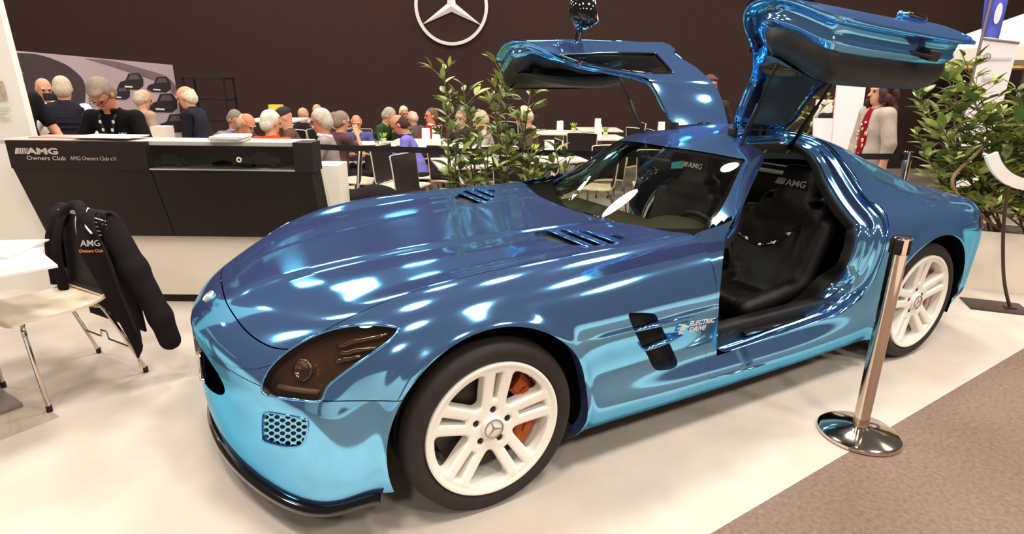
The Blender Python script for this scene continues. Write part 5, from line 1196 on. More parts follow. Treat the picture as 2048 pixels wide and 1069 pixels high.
# cafe guests
G = 'seated cafe guests'
person('guest in grey jacket with grey cap-like hair, left of bald man in glasses', 471, 240, 6.9, 330, 'sit', .25, ('grey_jacket', (134, 124, 128)), hair=('short', (132, 120, 106)), tilt=.3, group=G, collar=('pale_blue', (150, 150, 190)))
person('bald guest in glasses and dark purple jacket left of man in orange', 494, 248, 6.5, 345, 'sit', .30, ('plum_jacket', (70, 54, 64)), hair=('fringe', (214, 180, 140)), tilt=.35, group=G, extras={'glasses': 1}, collar=('plum_jacket', (70, 54, 64)), skin=SKIN2)
person('white-haired guest in bright orange-red jacket seen from behind', 543, 246, 5.9, 78, 'sit', .12, ('orange_jacket', (226, 72, 26)), hair=('full', (222, 208, 188)), tilt=.1, turn=-.4, group=G, collar=('orange_jacket', (226, 72, 26)))
person('guest in dark hat and brown coat behind man in orange', 568, 236, 6.9, 200, 'sit', .2, ('brown_coat', (96, 72, 62)), hair=('cap', (36, 28, 28)), tilt=.2, group=G)
person('guest in dark waistcoat and white shirt far back, turned away', 607, 231, 8.2, 80, 'sit', .1, ('black_waistcoat', (30, 26, 32)), hair=('bald', (200, 160, 130)), tilt=.05, group=G, extras={'vest': W_SH})
person('bald guest far back whose head tops man in grey jacket', 634, 222, 9.5, 260, 'sit', .05, ('white_top', (214, 204, 200)), hair=('bald', (200, 160, 130)), tilt=.1, group=G)
person('large grey-haired guest in grey jacket and glasses facing left', 641, 242, 5.75, 190, 'sit', .12, ('light_grey_jacket', (158, 142, 140)), hair=('short', (196, 184, 164)), tilt=.12, turn=-.1, group=G, extras={'glasses': 1}, collar=('white_collar', (232, 224, 220)), skin=SKIN2)
person('guest in dark brown-purple shirt with hand at chin', 684, 243, 6.65, 40, 'sit', .15, ('maroon_shirt', (92, 62, 66)), 'short', hair=('short', (138, 118, 102)), tilt=.1, group=G, hands={-1: (.28, -.05, 1.02), 1: (.35, .12, .76)})
person('guest mostly hidden behind guest in brown-purple shirt', 672, 240, 8.0, 340, 'sit', .1, ('dark_top', (60, 46, 46)), hair=('short', (120, 106, 94)), tilt=.1, group=G)
person('bald guest in blue blazer and white shirt facing left', 713, 246, 7.75, 285, 'sit', .12, ('blue_blazer', (84, 84, 140)), hair=('fringe', (226, 200, 168)), tilt=.15, group=G, collar=('white_collar', (232, 224, 220)), skin=SKIN2)
person('guest in green sweater with grey hair leaning over table', 779, 232, 8.3, 350, 'sit', .42, ('green_sweater', (48, 72, 40)), hair=('short', (168, 158, 138)), tilt=.2, group=G)
person('dark-haired guest in bright blue-purple jacket and navy scarf', 797, 250, 6.7, 185, 'sit', .35, ('violet_jacket', (124, 116, 192)), hair=('fringe', (60, 38, 30)), tilt=.3, group=G, collar=('navy_scarf', (44, 42, 66)), skin=SKIN2)
person('white-haired guest behind guest in blue-purple jacket', 808, 226, 9.4, 300, 'sit', .1, ('black_suit', (40, 34, 36)), hair=('short', (232, 212, 178)), tilt=.15, group=G, skin=SKIN2)
person('bald guest in brown-grey cardigan right of violet jacket', 824, 236, 8.9, 150, 'sit', .2, ('taupe_cardigan', (104, 86, 82)), hair=('fringe', (214, 194, 168)), tilt=.2, group=G)
person('dark-haired guest in bright red sweater', 862, 232, 8.35, 205, 'sit', .02, ('red_sweater', (176, 28, 32)), hair=('short', (110, 82, 70)), tilt=.05, group=G, collar=('white_collar', (232, 224, 220)), skin=SKIN2)
person('guest in dark clothes behind the left shrub', 921, 237, 8.0, 250, 'sit', .1, ('dark_top', (60, 46, 46)), hair=('short', (150, 120, 90)), tilt=.1, group=G)
person('guest in pale grey top deep among left shrub leaves', 960, 240, 7.2, 190, 'sit', .2, ('pale_grey', (176, 164, 158)), hair=('short', (200, 170, 140)), tilt=.25, group=G)
person('pale-haired guest in brown coat at right edge of left shrubs', 1047, 234, 6.9, 190, 'sit', .2, ('brown_coat2', (88, 66, 62)), hair=('short', (216, 190, 150)), tilt=.3, group=G)
person('person whose dark hair shows between the raised doors', 1420, 174, 7.2, 270, 'stand', 0, ('dark_top', (60, 46, 46)), hair=('full', (84, 54, 40)), tilt=0, s=1.0)
person('bald visitor in dark suit at the far bar on the right', 1677, 207, 7.4, 240, 'stand', .05, ('black_suit', (40, 34, 36)), hair=('bald', (200, 160, 130)), tilt=.1, skin=SKIN2)
# woman in a cardigan
wo, J3 = person('woman with long curly hair, beige cardigan and red flowered dress', 1762, 184, 5.4, 178, 'stand', .02, ('red_dress', (140, 20, 34)), 'short', ('wine_trousers', (120, 24, 40)), ('curly', (70, 34, 26)), .02, 0.0, {1: (.03, .285, .83), -1: (.12, -.18, .86)}, {}, SKIN, res=.0115)
pel, up, fx, Y, s = J3['pel'], J3['up'], J3['fx'], J3['Y'], J3['s']; g = .02
P = [s_cone(J3['nk']-up*.065+Y*.18, J3['nk']-up*.065-Y*.18, .073, k=.04), s_ell(pel+up*.33, (.135, .185, .195), k=.06), s_ell(pel+up*.06, (.155, .20, .24), k=.06), s_ell(pel-up*.12, (.15, .205, .16), k=.05), s_cone(J3['nk']-up*.07-fx*.06, J3['nk']-up*.03-fx*.08, .04, .035, k=.03)]
for k in (1, -1): a, e, w_ = J3['arm'][k]; P += [s_cone(a, e, .073, .066, k=.025), s_cone(e, e+(w_-e)*.4, .062, .056, k=.015)]
V, F = surfnets(P, .015, .03, [s_ell(pel+up*.18+fx*.16, (.13, .085, .5), k=.01), s_ell(J3['nk']+up*.03+fx*.04, (.07, .07, .06), k=.01)]); mk('cardigan', V*s, F, fabric('cardigan', (180, 160, 144)), wo)
rr = random.Random(5)
for i in range(22):
    t = rr.uniform(-.12, .42); y = rr.uniform(-.10, .10); r_ = .134 if t < .3 else .118; c = (pel+up*t+fx*math.sqrt(max(r_**2*(1-(y/.17)**2), 0))+Y*y)*s; mb = MB(); mb.sphere(c, (.006, rr.uniform(.010, .022), rr.uniform(.010, .022)), 8, 6); mb.build('dress_flower', mat('flower_cream', (236, 200, 150), .7, noise=.2), wo)
# ================================================================== SHRUBS
M_LEAF = [mat('leaf_a', (124, 134, 58), .38, noise=.25, scale=9), mat('leaf_b', (156, 162, 80), .38, noise=.22, scale=9), mat('leaf_c', (90, 104, 48), .4, noise=.25, scale=9), mat('leaf_d', (180, 186, 100), .4, noise=.2, scale=9)]
M_STEM = mat('green_brown_stem', (112, 96, 58), .6, noise=.15); M_TRUNK = mat('pale_trunk', (150, 120, 92), .7, noise=.15)
def leaf_mesh(i):
    L = 1.0; W_ = (.42, .38, .48, .34)[i]; V = []; n = 5
    for j in range(n+1):
        t = j/n; w_ = W_*.5*math.sin(PI*min(1, t**.85*1.0))*1.0; dz = -.22*t*t
        if j in (0, n): V.append((t*L, 0, dz))
        else: V += [(t*L, -w_, dz+.06*w_/.2), (t*L, 0, dz), (t*L, w_, dz+.06*w_/.2)]
    F = [(0, 2, 1), (0, 3, 2)]
    for j in range(n-2):
        b = 1+3*j; F += [(b, b+1, b+4, b+3), (b+1, b+2, b+5, b+4)]
    b = 1+3*(n-2); e = len(V)-1; F += [(b, b+1, e), (b+1, b+2, e)]
    me = bpy.data.meshes.new('leaf'); me.from_pydata(V, [], F); me.materials.append(M_LEAF[i]); me.polygons.foreach_set('use_smooth', [True]*len(F)); me.update(); return me
LEAF = [leaf_mesh(i) for i in range(4)]
def leaf_at(o, p_, d, size, rr, up=(0, 0, 1)):
    d = unit(d); s_ = np.cross(up, d); s_ = unit(s_ if np.linalg.norm(s_) > 1e-3 else np.array([1., 0, 0])); n = np.cross(d, s_); a = rr.uniform(-.6, .6); s2 = s_*math.cos(a)+n*math.sin(a); n2 = np.cross(d, s2)
    l = bpy.data.objects.new('leaf', LEAF[rr.choice((0, 0, 1, 1, 2, 3))]); COL.objects.link(l); l.parent = o
    l.matrix_local = Matrix(((d[0]*size, s2[0]*size, n2[0]*size, p_[0]), (d[1]*size, s2[1]*size, n2[1]*size, p_[1]), (d[2]*size, s2[2]*size, n2[2]*size, p_[2]), (0, 0, 0, 1)))
def shrub(name, label, u, v, z0, stems, seed, leaf=.10, per=9, cat='shrub', group=None, gap=.055):
    # stems: list of tip positions (px, py, v) ; leaves spiral along the upper part of each stem and its twigs
    rr = random.Random(seed); base = bp(u, v, z0); o = empty(name, base); tag(o, label, cat, group); n = 0
    for (px, py, vv, fill) in stems:
        tip = atd(px, py, vv)-base; mid = tip*.5+np.array([rr.uniform(-.06, .06), rr.uniform(-.06, .06), .05]); st = np.array([rr.uniform(-.05, .05), rr.uniform(-.05, .05), 0])
        path = smooth_poly([st, st*.6+mid*.45, mid, tip*.8+mid*.2, tip], 5, False); k = len(path)
        mb = MB(); mb.tube(path, np.linspace(.009, .003, k), 6); mb.build('stem', M_STEM, o)
        s_ = np.concatenate([[0], np.cumsum(np.linalg.norm(np.diff(path, axis=0), axis=1))]); L = s_[-1]; t = L*(1-fill); a = rr.uniform(0, 6)
        while t < L:
            p_ = np.array([np.interp(t, s_, path[:, q]) for q in range(3)]); a += 2.4; f = t/L
            d = np.array([math.cos(a), math.sin(a), .35+.5*f]); sz = leaf*rr.uniform(.7, 1.25)*(1-.25*(f > .93))
            if rr.random() < .42 and f < .95:
                tw = p_+unit(d)*rr.uniform(.05, .13); mbt = MB(); mbt.tube([p_, tw], .0025, 4); mbt.build('twig', M_STEM, o)
                for q in range(3): dd = unit(d)+np.array([rr.uniform(-.9, .9), rr.uniform(-.9, .9), rr.uniform(-.3, .7)]); leaf_at(o, tw, dd, sz*.95, rr); n += 1
            else: leaf_at(o, p_, d, sz, rr); n += 1
            t += gap*rr.uniform(.6, 1.3)
    return o, n
def planter(name, label, u0, v0, u1, v1, w_, h):
    A, B_ = bp(u0, v0), bp(u1, v1); c = (A+B_)/2; L = np.linalg.norm(B_-A); ang = math.atan2(B_[1]-A[1], B_[0]-A[0]); o = empty(name, c, ang); tag(o, label, 'planter')
    mb = MB(); mb.box((0, -w_/2, h/2), (L, .02, h), bev=.003); mb.box((0, w_/2, h/2), (L, .02, h), bev=.003); mb.box((-L/2, 0, h/2), (.02, w_+.02, h), bev=.003); mb.box((L/2, 0, h/2), (.02, w_+.02, h), bev=.003); mb.box((0, 0, .02), (L, w_, .03)); mb.build('trough', M_CWHT, o)
    mb = MB(); nx = 60; ny = 10; rr = random.Random(2); V = [(-L/2+L*i/nx, -w_/2+w_*j/ny, h-.05+rr.uniform(-.015, .03)) for i in range(nx+1) for j in range(ny+1)]; mb.add(V, [(i*(ny+1)+j, (i+1)*(ny+1)+j, (i+1)*(ny+1)+j+1, i*(ny+1)+j+1) for i in range(nx) for j in range(ny)]); tag(mb.build('soil', mat('brown_soil', (98, 74, 56), .9, noise=.3, scale=30), o), kind='stuff')
    return o
planter('planter_box', 'long white planter box behind the car at the right', 3.42, 4.50, 5.6, 3.66, .34, .46); planter('planter_box', 'white planter box hidden behind the hood under left shrubs', -.75, 4.52, .38, 4.52, .32, .36)
SH = [(-.45, 4.40, [(888, 128, 4.35, .7), (900, 185, 4.3, .55), (912, 300, 4.25, .5)], 'laurel-like shrub at left end with tall spray of leaves'),
      (-.22, 4.45, [(925, 165, 4.4, .7), (940, 205, 4.3, .65), (955, 260, 4.3, .6), (925, 345, 4.3, .45)], 'dense leafy shrub second from left, behind the hood'),
      (-.05, 4.50, [(1003, 118, 4.75, .75), (985, 180, 4.6, .7), (1010, 230, 4.5, .6), (975, 300, 4.45, .55)], 'shrub reaching up beside the raised far door'),
      (.12, 4.54, [(1062, 172, 4.75, .4), (1035, 215, 4.6, .6), (1015, 300, 4.5, .6), (1050, 330, 4.5, .5)], 'slender shrub with bare stem below leaf cluster'),
      (.28, 4.50, [(1110, 290, 4.6, .4), (1140, 315, 4.65, .35), (1085, 330, 4.55, .5)], 'low arching shrub nearest the windscreen')]
for i, (u, v, st, lb_) in enumerate(SH): shrub('shrub', lb_, u, v, .33, st, 11+i, leaf=.118, gap=.034, group='shrubs behind the hood')
RS = [(3.56, 4.45, [(1826, 160, 4.7, .7), (1838, 210, 4.6, .8), (1832, 265, 4.55, .8), (1862, 330, 4.4, .8)], 'leafy shrub left end of right planter, beside the woman'),
      (3.74, 4.38, [(1885, 130, 4.5, .75), (1895, 190, 4.4, .8), (1880, 250, 4.4, .85), (1905, 320, 4.3, .8), (1920, 400, 4.25, .7)], 'bushy bright green shrub second in right planter'),
      (3.95, 4.3, [(1925, 110, 4.5, .65), (1935, 170, 4.3, .75), (1950, 260, 4.3, .7), (1945, 340, 4.2, .8), (1970, 420, 4.15, .6)], 'tall bushy shrub in front of white banner'),
      (4.15, 4.2, [(2030, 175, 4.3, .7), (2005, 235, 4.2, .7), (2035, 270, 4.15, .7), (2000, 330, 4.1, .7), (2040, 430, 4.0, .6)], 'shrub at right edge of the picture in right planter'),
      (4.45, 4.1, [(2080, 150, 4.2, .7), (2060, 240, 4.1, .7), (2070, 330, 4.05, .7)], 'last shrub of right planter, cut by picture edge')]
for i, (u, v, st, lb_) in enumerate(RS): shrub('shrub', lb_, u, v, .43, st, 31+i, leaf=.14, gap=.026, group='shrubs in the right planter')
# slanting bare trunk
P = [atd(1905, 372, 4.25), atd(1960, 300, 4.3), atd(2005, 240, 4.35)]; B0 = bp(3.75, 4.35, .44); mb = MB(); mb.tube(smooth_poly([B0, P[0], P[1], P[2]], 6, False), .012, 8); tag(mb.build('bare_branch', M_TRUNK), 'pale slanting bare branch among right shrubs', 'branch')
# ================================================================== RIGHT BACKGROUND
# ring sign on a curved stand
pc = bp(3.45, 3.88); rs = empty('sign_stand', pc, BROT-.35); tag(rs, 'white curved sign strip on thin bent dark stand with flat plate', 'sign stand')
M_DST = mat('dark_bronze', (78, 60, 52), .45, .4, noise=.08)
mb = MB(); mb.box((0, 0, .006), (.36, .24, .012), bev=.003); mb.build('base_plate', M_DST, rs)
inv = rz(-(BROT-.35))
P = [atd(x, y, 3.84)-pc for x, y in ((2018, 622), (2008, 560), (2006, 480), (2010, 420), (2020, 360))]; P[0][2] = .012; P = [inv@q for q in P]; mb = MB(); mb.tube(smooth_poly(P, 6, False), .011, 10); mb.build('pole', M_DST, rs)
mb = MB(); mb.box((P[0][0], P[0][1], .016), (.07, .05, .008), bev=.002); mb.build('pole_foot', M_DST, rs)
rc = inv@(atd(2092, 262, 3.84)-pc); mb = MB(); th = np.linspace(math.radians(206), math.radians(334), 40); FR_ = inv@frame(E1, (0, 0, 1)); VV = []
for q in th:
    for rr_, zz in ((.31, -.012), (.385, -.012), (.385, .012), (.31, .012)): VV.append(FR_@np.array([rr_*math.cos(q), rr_*math.sin(q), zz])+rc)
mb.add(VV, [(i*4+j, i*4+(j+1) % 4, i*4+4+(j+1) % 4, i*4+4+j) for i in range(39) for j in range(4)]+[(3, 2, 1, 0), (156, 157, 158, 159)]); mb.build('arc_board', mat('ring_white', (240, 232, 222), .35, noise=0), rs, sharp=.5)
# tall white banner with emblem, behind the shrubs
def face_box(name, px0, py0, px1, py1, v, m, label=None, cat=None, zmin=None, t=.02, parent=None):
    a, b = atd(px0, py0, v), atd(px1, py1, v); u0, u1 = sorted((uv_of(a)[0], uv_of(b)[0])); z0, z1 = sorted((a[2], b[2])); z0 = zmin if zmin is not None else z0
    o = bbox(name, u0, u1, v, v+t, z0, z1, m, parent); 
    if label: tag(o, label, cat)
    return o
bc = atd(1992, 300, 5.9); bn = empty('banner_stand', bp(uv_of(bc)[0], 5.9), BROT); tag(bn, 'white roll-up banner with round emblem behind right shrubs', 'banner')
M_BAN = mat('banner_white', (236, 228, 226), .6, noise=.02)
def ban(px, py, off=0.0): q = atd(px, py, 5.9+off)-np.array(bn.location); return q@rz(BROT)
A = [ban(1968, 78), ban(2038, 86), ban(2005, 290), ban(1950, 275)]; w0 = np.array([A[0], A[1], [A[2][0], A[2][1], .05], [A[3][0], A[3][1], .05]]); w0[2, 0] = w0[1, 0]-.02; w0[3, 0] = w0[0, 0]+.0
mk('banner_sheet', np.concatenate([w0, w0+np.array([0, .01, 0])]), [(0, 3, 2, 1), (4, 5, 6, 7), (0, 1, 5, 4), (1, 2, 6, 5), (2, 3, 7, 6), (3, 0, 4, 7)], M_BAN, bn, smooth=False)
mb = MB(); mb.tube([A[0], A[1]], .012, 8); mb.build('top_rail', M_COLM, bn); mb = MB(); c = (w0[2]+w0[3])/2; mb.box((c[0], c[1], .04), (abs(w0[2, 0]-w0[3, 0]), .18, .08), bev=.01); mb.build('base', M_COLM, bn)
st = star_mesh(.034, .004, .2, frame((1, 0, 0), (0, 0, 1)), ban(1974, 114, -.015)); mk('banner_emblem', *st.get(), mat('grey_print', (110, 104, 108), .6, noise=0), bn, smooth=False)
V, F = text_mesh('Steig ein!', .085, .002, 0); V = V*np.array([.62, 1, 1]); V = V@frame((1, 0, 0), (0, 0, 1)).T+ban(1962, 164, -.012); mk('banner_lettering', V, F, mat('pale_grey_print', (172, 164, 166), .6, noise=0), bn, smooth=False)
mb = MB(); a, b = ban(1982, 116, -.012), ban(2024, 120, -.012); mb.box((a+b)/2, (abs(b[0]-a[0]), .002, .02)); mb.build('print_strip', mat('pale_strip', (205, 198, 200), .6, noise=.2, scale=60), bn, smooth=False)
# blue flag
fl = atd(1988, 30, 6.6); fo = empty('flag', bp(uv_of(fl)[0]-.12, 6.6), BROT); tag(fo, 'tall blue flag with white emblem at top right', 'flag')
def fla(px, py): q = atd(px, py, 6.6)-np.array(fo.location); return q@rz(BROT)
A = [fla(1975, -40), fla(2022, -40), fla(2000, 78), fla(1966, 74)]; V = []
for t in np.linspace(0, 1, 10):
    for s in np.linspace(0, 1, 6): p_ = (A[0]*(1-s)+A[1]*s)*(1-t)+(A[3]*(1-s)+A[2]*s)*t; V.append(p_+np.array([0, .025*math.sin(s*5+t*2), 0]))
V = np.array(V); F = [(i*6+j, i*6+j+1, (i+1)*6+j+1, (i+1)*6+j) for i in range(9) for j in range(5)]; F2 = [(a+60, d+60, c+60, b+60) for a, b, c, d in F]
mk('cloth', np.concatenate([V, V+np.array([0, .003, 0])]), F+F2, mat('flag_blue', (82, 90, 190), .7, noise=.06), fo)
mb = MB(); q0 = fla(1966, 74); mb.tube([(q0[0]-.01, 0, .03), (q0[0]-.01, 0, 2.8)], .014, 8); mb.build('pole', M_COLM, fo); mb = MB(); mb.lathe([(0, 0), (.2, 0), (.2, .02), (.02, .04)], 24, None, (q0[0]-.01, 0, 0)); mb.build('foot', M_COLM, fo)
mb = MB(); mb.lathe([(0, 0), (.06, 0), (.06, .004), (0, .004)], 20, frame((1, 0, 0), (0, 0, 1))@np.diag([.6, 1.7, 1]), fla(1990, 28)+np.array([0, -.04, 0])); mb.build('flag_emblem', mat('flag_white', (225, 222, 230), .6, noise=.1), fo)
# market parasols beyond
def parasol(px, py, v, r, h, label, c1):
    c = atd(px, py, v); o = empty('parasol', bp(uv_of(c)[0], v), BROT); tag(o, label, 'parasol', 'large parasols far right'); z = c[2]; m = mat('parasol_'+str(c1), c1, .8, noise=.04); n = 8
    for i in range(n):
        a0, a1 = 2*PI*i/n, 2*PI*(i+1)/n; V = [(0, 0, z)]
        for k in (.5, 1): V += [(r*k*math.cos(a0), r*k*math.sin(a0), z-h*k**.9), (r*k*math.cos(a1), r*k*math.sin(a1), z-h*k**.9)]
        V += [(r*math.cos(a0), r*math.sin(a0), z-h-.14), (r*math.cos(a1), r*math.sin(a1), z-h-.14)]; mk('canopy_panel', V, [(0, 1, 2), (1, 3, 4, 2), (3, 5, 6, 4)], m, o, smooth=False)
    mb = MB(); mb.tube([(0, 0, 0), (0, 0, z)], .025, 10); mb.build('pole', M_COLM, o); mb = MB(); mb.box((0, 0, .03), (.5, .5, .06), bev=.01); mb.build('foot', M_COLM, o)
parasol(2085, 14, 7.9, 1.4, .52, 'large off-white parasol at top right corner', (238, 222, 204)); parasol(1990, 80, 10.0, .85, .3, 'yellow-cream parasol peeking out under the white one', (232, 196, 96))
# bar and white board behind the raised near door
br = bbox('bar_counter', 2.55, 4.05, 7.7, 8.3, 0, 1.02, M_CBLK, bev=.01); tag(br, 'dark bar counter behind the raised near door', 'bar')
for i, (px, lb_) in enumerate(((1641, 'white leaflet stand left on the dark bar'), (1656, 'white leaflet stand right on the dark bar'))):
    c = atd(px, 210, 7.9); o_ = bbox('leaflet_stand', uv_of(c)[0]-.05, uv_of(c)[0]+.05, 7.86, 7.94, 1.02, 1.30, M_PAPER, bev=.003); tag(o_, lb_, 'leaflet stand')
shrub('shrub', 'thin shrub left of white leaflets behind near door', 2.75, 7.2, .02, [(1628, 172, 7.2, .3), (1618, 215, 7.1, .25), (1640, 245, 7.0, .25)], 71, leaf=.13, gap=.06); shrub('shrub', 'thin shrub right of white leaflets behind near door', 3.2, 7.0, .02, [(1662, 185, 7.0, .25), (1655, 240, 6.9, .25)], 72, leaf=.12, gap=.06)
a = [atd(1693, 150, 6.3), atd(1752, 150, 6.3), atd(1728, 272, 6.3), atd(1675, 270, 6.3)]; wbo = empty('leaning_board', bp(uv_of(a[2])[0], 6.3), BROT); tag(wbo, 'tall white leaning board behind the woman', 'board'); L_ = [(q-np.array(wbo.location))@rz(BROT) for q in a]
for q, t in ((2, 1), (3, 0)): d = L_[q]-L_[t]; k = (L_[q][2]-.0)/(L_[t][2]-L_[q][2]); L_[q] = L_[q]+d*k; L_[q][2] = 0.0
V = np.array(L_); V[:2, 1] += .15; mk('panel', np.concatenate([V, V+np.array([0, .03, 0])]), [(0, 3, 2, 1), (4, 5, 6, 7), (0, 1, 5, 4), (1, 2, 6, 5), (2, 3, 7, 6), (3, 0, 4, 7)], M_BAN, wbo, smooth=False)
mb = MB(); mb.box((.0, .35, .55), (.6, .03, 1.2), rx(-.3)); mb.build('rear_prop', M_BAN, wbo, smooth=False)
# ================================================================== FOREGROUND LEFT
fc = np.array([-1.495, .917])+.063*np.array([-.378, -.243])/.45; fu, fv = uv_of((fc[0], fc[1], 0)); hdg = math.degrees(math.atan2(-.243, -.378)-BROT)
fch = chair(fu, fv, hdg, 'foreground chair with cream seat and a dark jacket over its back'); FM = rz(fch.rotation_euler.z); FO = np.array(fch.location)
# wire sled between the legs
mb = MB(); mb.tube([(-.245, -.21, .16), (-.245, -.06, .16), (-.245, -.05, .20), (-.245, 0, .20), (-.245, .01, .16), (-.245, .21, .16)], .005, 6); mb.build('link_wire', M_CHR2, fch)
# jacket draped over the backrest (chair-local: x forward, seen from the seat side)
jk = empty('jacket', FO-np.array([0, 0, .015]), fch.rotation_euler.z); tag(jk, 'dark zip jacket with white piping hung over the foreground chair back', 'jacket')
M_JK = fabric('jacket_black', (30, 22, 24)); W_PIPE = mat('white_piping', (232, 222, 216), .6, noise=.03)
def drape(rows, t=.010):             # rows: list of polylines (same length) -> cloth sheet with thickness
    R = [smooth_poly(r, 5, False) for r in rows]; A = np.array(R); A = np.stack([smooth_poly(A[:, j], 4, False) for j in range(A.shape[1])], 1); n, m_ = A.shape[:2]
    V = A.reshape(-1, 3); du = np.gradient(A, axis=1); dv = np.gradient(A, axis=0); N = np.cross(du, dv).reshape(-1, 3); N /= np.linalg.norm(N, axis=1)[:, None]+1e-9
    q = n*m_; F = []
    for i in range(n-1):
        for j in range(m_-1): a = i*m_+j; F += [(a, a+1, a+m_+1, a+m_), (q+a, q+a+m_, q+a+m_+1, q+a+1)]
    ring = list(range(m_))+[i*m_+m_-1 for i in range(1, n)]+[(n-1)*m_+j for j in range(m_-2, -1, -1)]+[i*m_ for i in range(n-2, 0, -1)]
    for a, b in zip(ring, ring[1:]+ring[:1]): F.append((b, a, q+a, q+b))
    return np.concatenate([V+N*t/2, V-N*t/2]), F, A, N.reshape(n, m_, 3)
# body of the jacket: over the top edge, down behind the backrest
back = [[(-.205, y*.95, .56), (-.222, y, .72), (-.238, y*1.0, .845), (-.252, y*.98, .885), (-.285, y*.98, .865), (-.30, y*1.08, .68), (-.305, y*1.12, .45), (-.31, y*1.12, .25)] for y in (-.235, -.15, -.05, .05, .15, .235)]
V, F, A, N = drape(back); mk('back_panel', V, F, M_JK, jk)
def front(sy, xs, low):
    return [[(-.250+0*x, sy*(.03+.19*t), .893-.012*t), (-.205+x*.3, sy*(.05+.19*t), .84), (-.185+x, sy*(.065+.19*t), .72), (-.175+x, sy*(.075+.19*t), .58), (-.17+x, sy*(.07+.20*t), low+.03*t)] for t, x in zip(np.linspace(0, 1, 6), xs)]
V, F, A1, N1 = drape(front(-1, (.02, .045, .01, .04, .0, -.01), .47)); mk('front_panel', V, F, M_JK, jk)
# the other front panel slips off the side of the chair and hangs down
side = [[(-.250, .03+.12*t, .893), (-.20, .05+.16*t, .84), (-.185+.03*math.sin(t*6), .085+.19*t, .70), (-.205+.02*math.sin(t*7), .165+.17*t, .50), (-.225+.02*math.sin(t*8), .245+.13*t, .31), (-.235, .285+.07*t, .13+.09*t)] for t in np.linspace(0, 1, 7)]
V, F, A2, N2 = drape(side); mk('front_panel', V, F, M_JK, jk)
V, F = surfnets([s_cone((-.275, .18, .83), (-.30, .29, .60), .062, .062), s_cone((-.30, .29, .60), (-.335, .375, .35), .062, .055), s_cone((-.335, .375, .35), (-.345, .405, .22), .055, .052)], .014, .03); mk('sleeve', V, F, M_JK, jk)
V, F = surfnets([s_cone((-.275, -.19, .83), (-.31, -.25, .60), .058, .055), s_cone((-.31, -.25, .60), (-.32, -.255, .38), .055, .05)], .014, .03); mk('sleeve', V, F, M_JK, jk)
mb = MB(); mb.tube(smooth_poly([(-.195, -.09, .80), (-.215, -.08, .865), (-.245, 0, .905), (-.215, .08, .865), (-.19, .085, .81)], 5, False), [.014+.014*math.sin(PI*i/20) for i in range(21)], 10); mb.build('collar', M_JK, jk)
def pipe(A, N, pts, r=.0045, off=.007):
    n, m_ = A.shape[:2]; P = []
    for a, b in pts: i = min(int(a*(n-1)), n-1); j = min(int(b*(m_-1)), m_-1); P.append(A[i, j]+N[i, j]*off)
    mb = MB(); mb.tube(P, r, 6); mb.build('piping', W_PIPE, jk)
pipe(A2, N2*0, [(0, t) for t in np.linspace(.12, 1, 22)], .0065)
pipe(A1, N1*0, [(0, t) for t in np.linspace(.3, .8, 12)], .0045)
for sy in (-1, 1):
    mb = MB(); mb.tube(smooth_poly([(-.252, sy*.075, .898), (-.225, sy*.105, .872), (-.196, sy*.14, .83), (-.186, sy*.20, .80)], 5, False), .005, 6); mb.build('piping', W_PIPE, jk)
    for i in range(5):
        z = .872-.019*i; mb = MB(); mb.tube([(-.218+.006*i, sy*.14, z), (-.222+.005*i, sy*.19, z-.006), (-.24, sy*.238, z-.018)], .0022, 5); mb.build('shoulder_stripe', W_PIPE, jk)
def jtext(body, size, c, xd, yd, m, name='jacket_lettering'):
    V, F = text_mesh(body, size, .003, .0006, 'CENTER'); V = V@frame(xd, yd).T+np.array(c); mk(name, V, F, m, jk, smooth=False)
i, j = int(.55*(A2.shape[0]-1)), int(.38*(A2.shape[1]-1)); c = A2[i, j]; du = unit(A2[i+4, j]-A2[i-4, j]); 
nrm = N2[i, j]; nrm = nrm if nrm[0] > 0 else -nrm; dn = -unit(A2[i, j+4]-A2[i, j-4])
jtext('AMG', .042, c+nrm*.012, du, np.cross(nrm, du), M_SILV); jtext('Owners Club', .020, c+nrm*.012-np.cross(nrm, du)*.03, du, np.cross(nrm, du), mat('gold_thread', (190, 130, 70), .6, noise=0))
jtext('AMG', .026, (-.214, 0, .868), (0, 1, 0), (-.35, 0, 1), M_SILV); jtext('OWNERS', .014, (-.222, 0, .895), (0, 1, 0), (-.35, 0, 1), mat('gold_thread', (190, 130, 70)))
# zip pull
P = A2[0, -1]; mb = MB(); mb.box(P+np.array([0, 0, -.03]), (.006, .008, .05), bev=.002); mb.build('zip_pull', M_CHROME, jk)
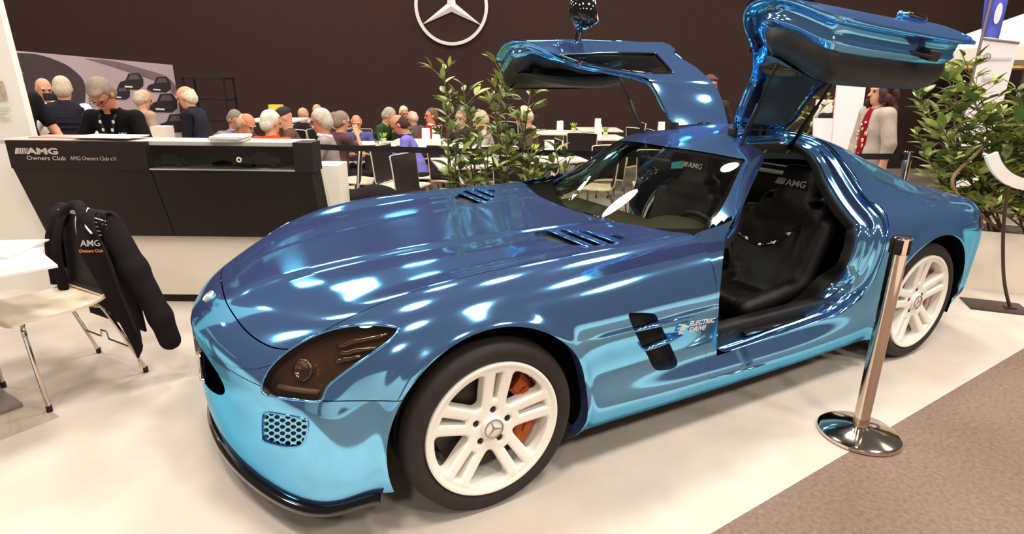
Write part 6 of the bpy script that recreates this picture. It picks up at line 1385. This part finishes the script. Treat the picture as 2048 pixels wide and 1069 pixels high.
# table corner with magazines
A = np.array([-2.034, 2.43]); d1 = np.array([-.85, .527]); d2 = np.array([-.527, -.85]); c = A+d1*.45+d2*.35; tb = empty('side_table', bp(c[0], c[1]), BROT+math.atan2(d1[1], d1[0])); tag(tb, 'white table at the left picture edge piled with magazines', 'table')
mb = MB(); mb.box((0, 0, .728), (.90, .70, .024), bev=.003); mb.build('tabletop', M_TOP, tb); mb = MB(); mb.box((0, 0, .711), (.88, .68, .012)); mb.build('underframe', M_BLK, tb, smooth=False)
mb = MB(); mb.box((0, 0, .36), (.09, .09, .70), bev=.004); mb.build('column', M_COLM, tb); mb = MB(); mb.box((0, 0, .012), (.4, .4, .02), bev=.004); mb.build('foot_plate', M_COLM, tb)
def mag(px, py, z, w_, l_, rot, t, label, m):
    q = on(px, py, 'z', z); o = empty('magazine', (q[0], q[1], z), rot); mb = MB(); mb.box((0, 0, t/2), (w_, l_, t), bev=.002); mb.build('pages', M_PAPER, o, smooth=False); mb = MB(); mb.box((0, 0, t+.0006), (w_, l_, .001)); mb.build('cover', m, o, smooth=False); tag(o, label, 'magazine', None)
M_COV = [mat('cover_white', (244, 238, 228), .4, noise=.05, scale=8), mat('cover_grey', (204, 196, 186), .4, noise=.2, scale=10), mat('cover_cream', (238, 230, 214), .4, noise=.06, scale=6)]
mag(38, 532, .7405, .21, .297, .35, .010, 'lower white magazine at the table corner', M_COV[0]); mag(22, 522, .752, .21, .297, .1, .008, 'middle cream magazine on the pile', M_COV[2]); mag(8, 500, .7625, .21, .297, -.35, .006, 'topmost grey-striped magazine on the pile', M_COV[1])
# clear acrylic foot plate on the floor
q = on(2, 850, 'z', 0); mb = MB(); mb.box((0, 0, .004), (.34, .30, .006), rz(.5), bev=.001); o_ = mb.build('acrylic_plate', thin_glass('acrylic', (.93, .92, .9), ior=1.1)); o_.location = (q[0], q[1], .0005); tag(o_, 'clear acrylic foot plate lying on the carpet at left edge', 'plate')
# black bag behind the counter end
V, F = surfnets([s_box((0, 0, .2), (.26, .16, .2), None, .08), s_ell((.12, 0, .33), (.2, .15, .14)), s_ell((-.15, .02, .25), (.2, .17, .2))], .02, .06); o_ = mk('black_bag', V-np.array([0, 0, max(0, V[:, 2].min())]), F, fabric('black_bag', (30, 23, 24))); q = atd(715, 400, 4.55); o_.location = tuple(bp(uv_of(q)[0]-.05, 4.75)); o_.rotation_euler = (0, 0, BROT); o_.scale = (1.25, 1, 1.45); tag(o_, 'bulky black bag on the floor right of the white pedestal', 'bag')
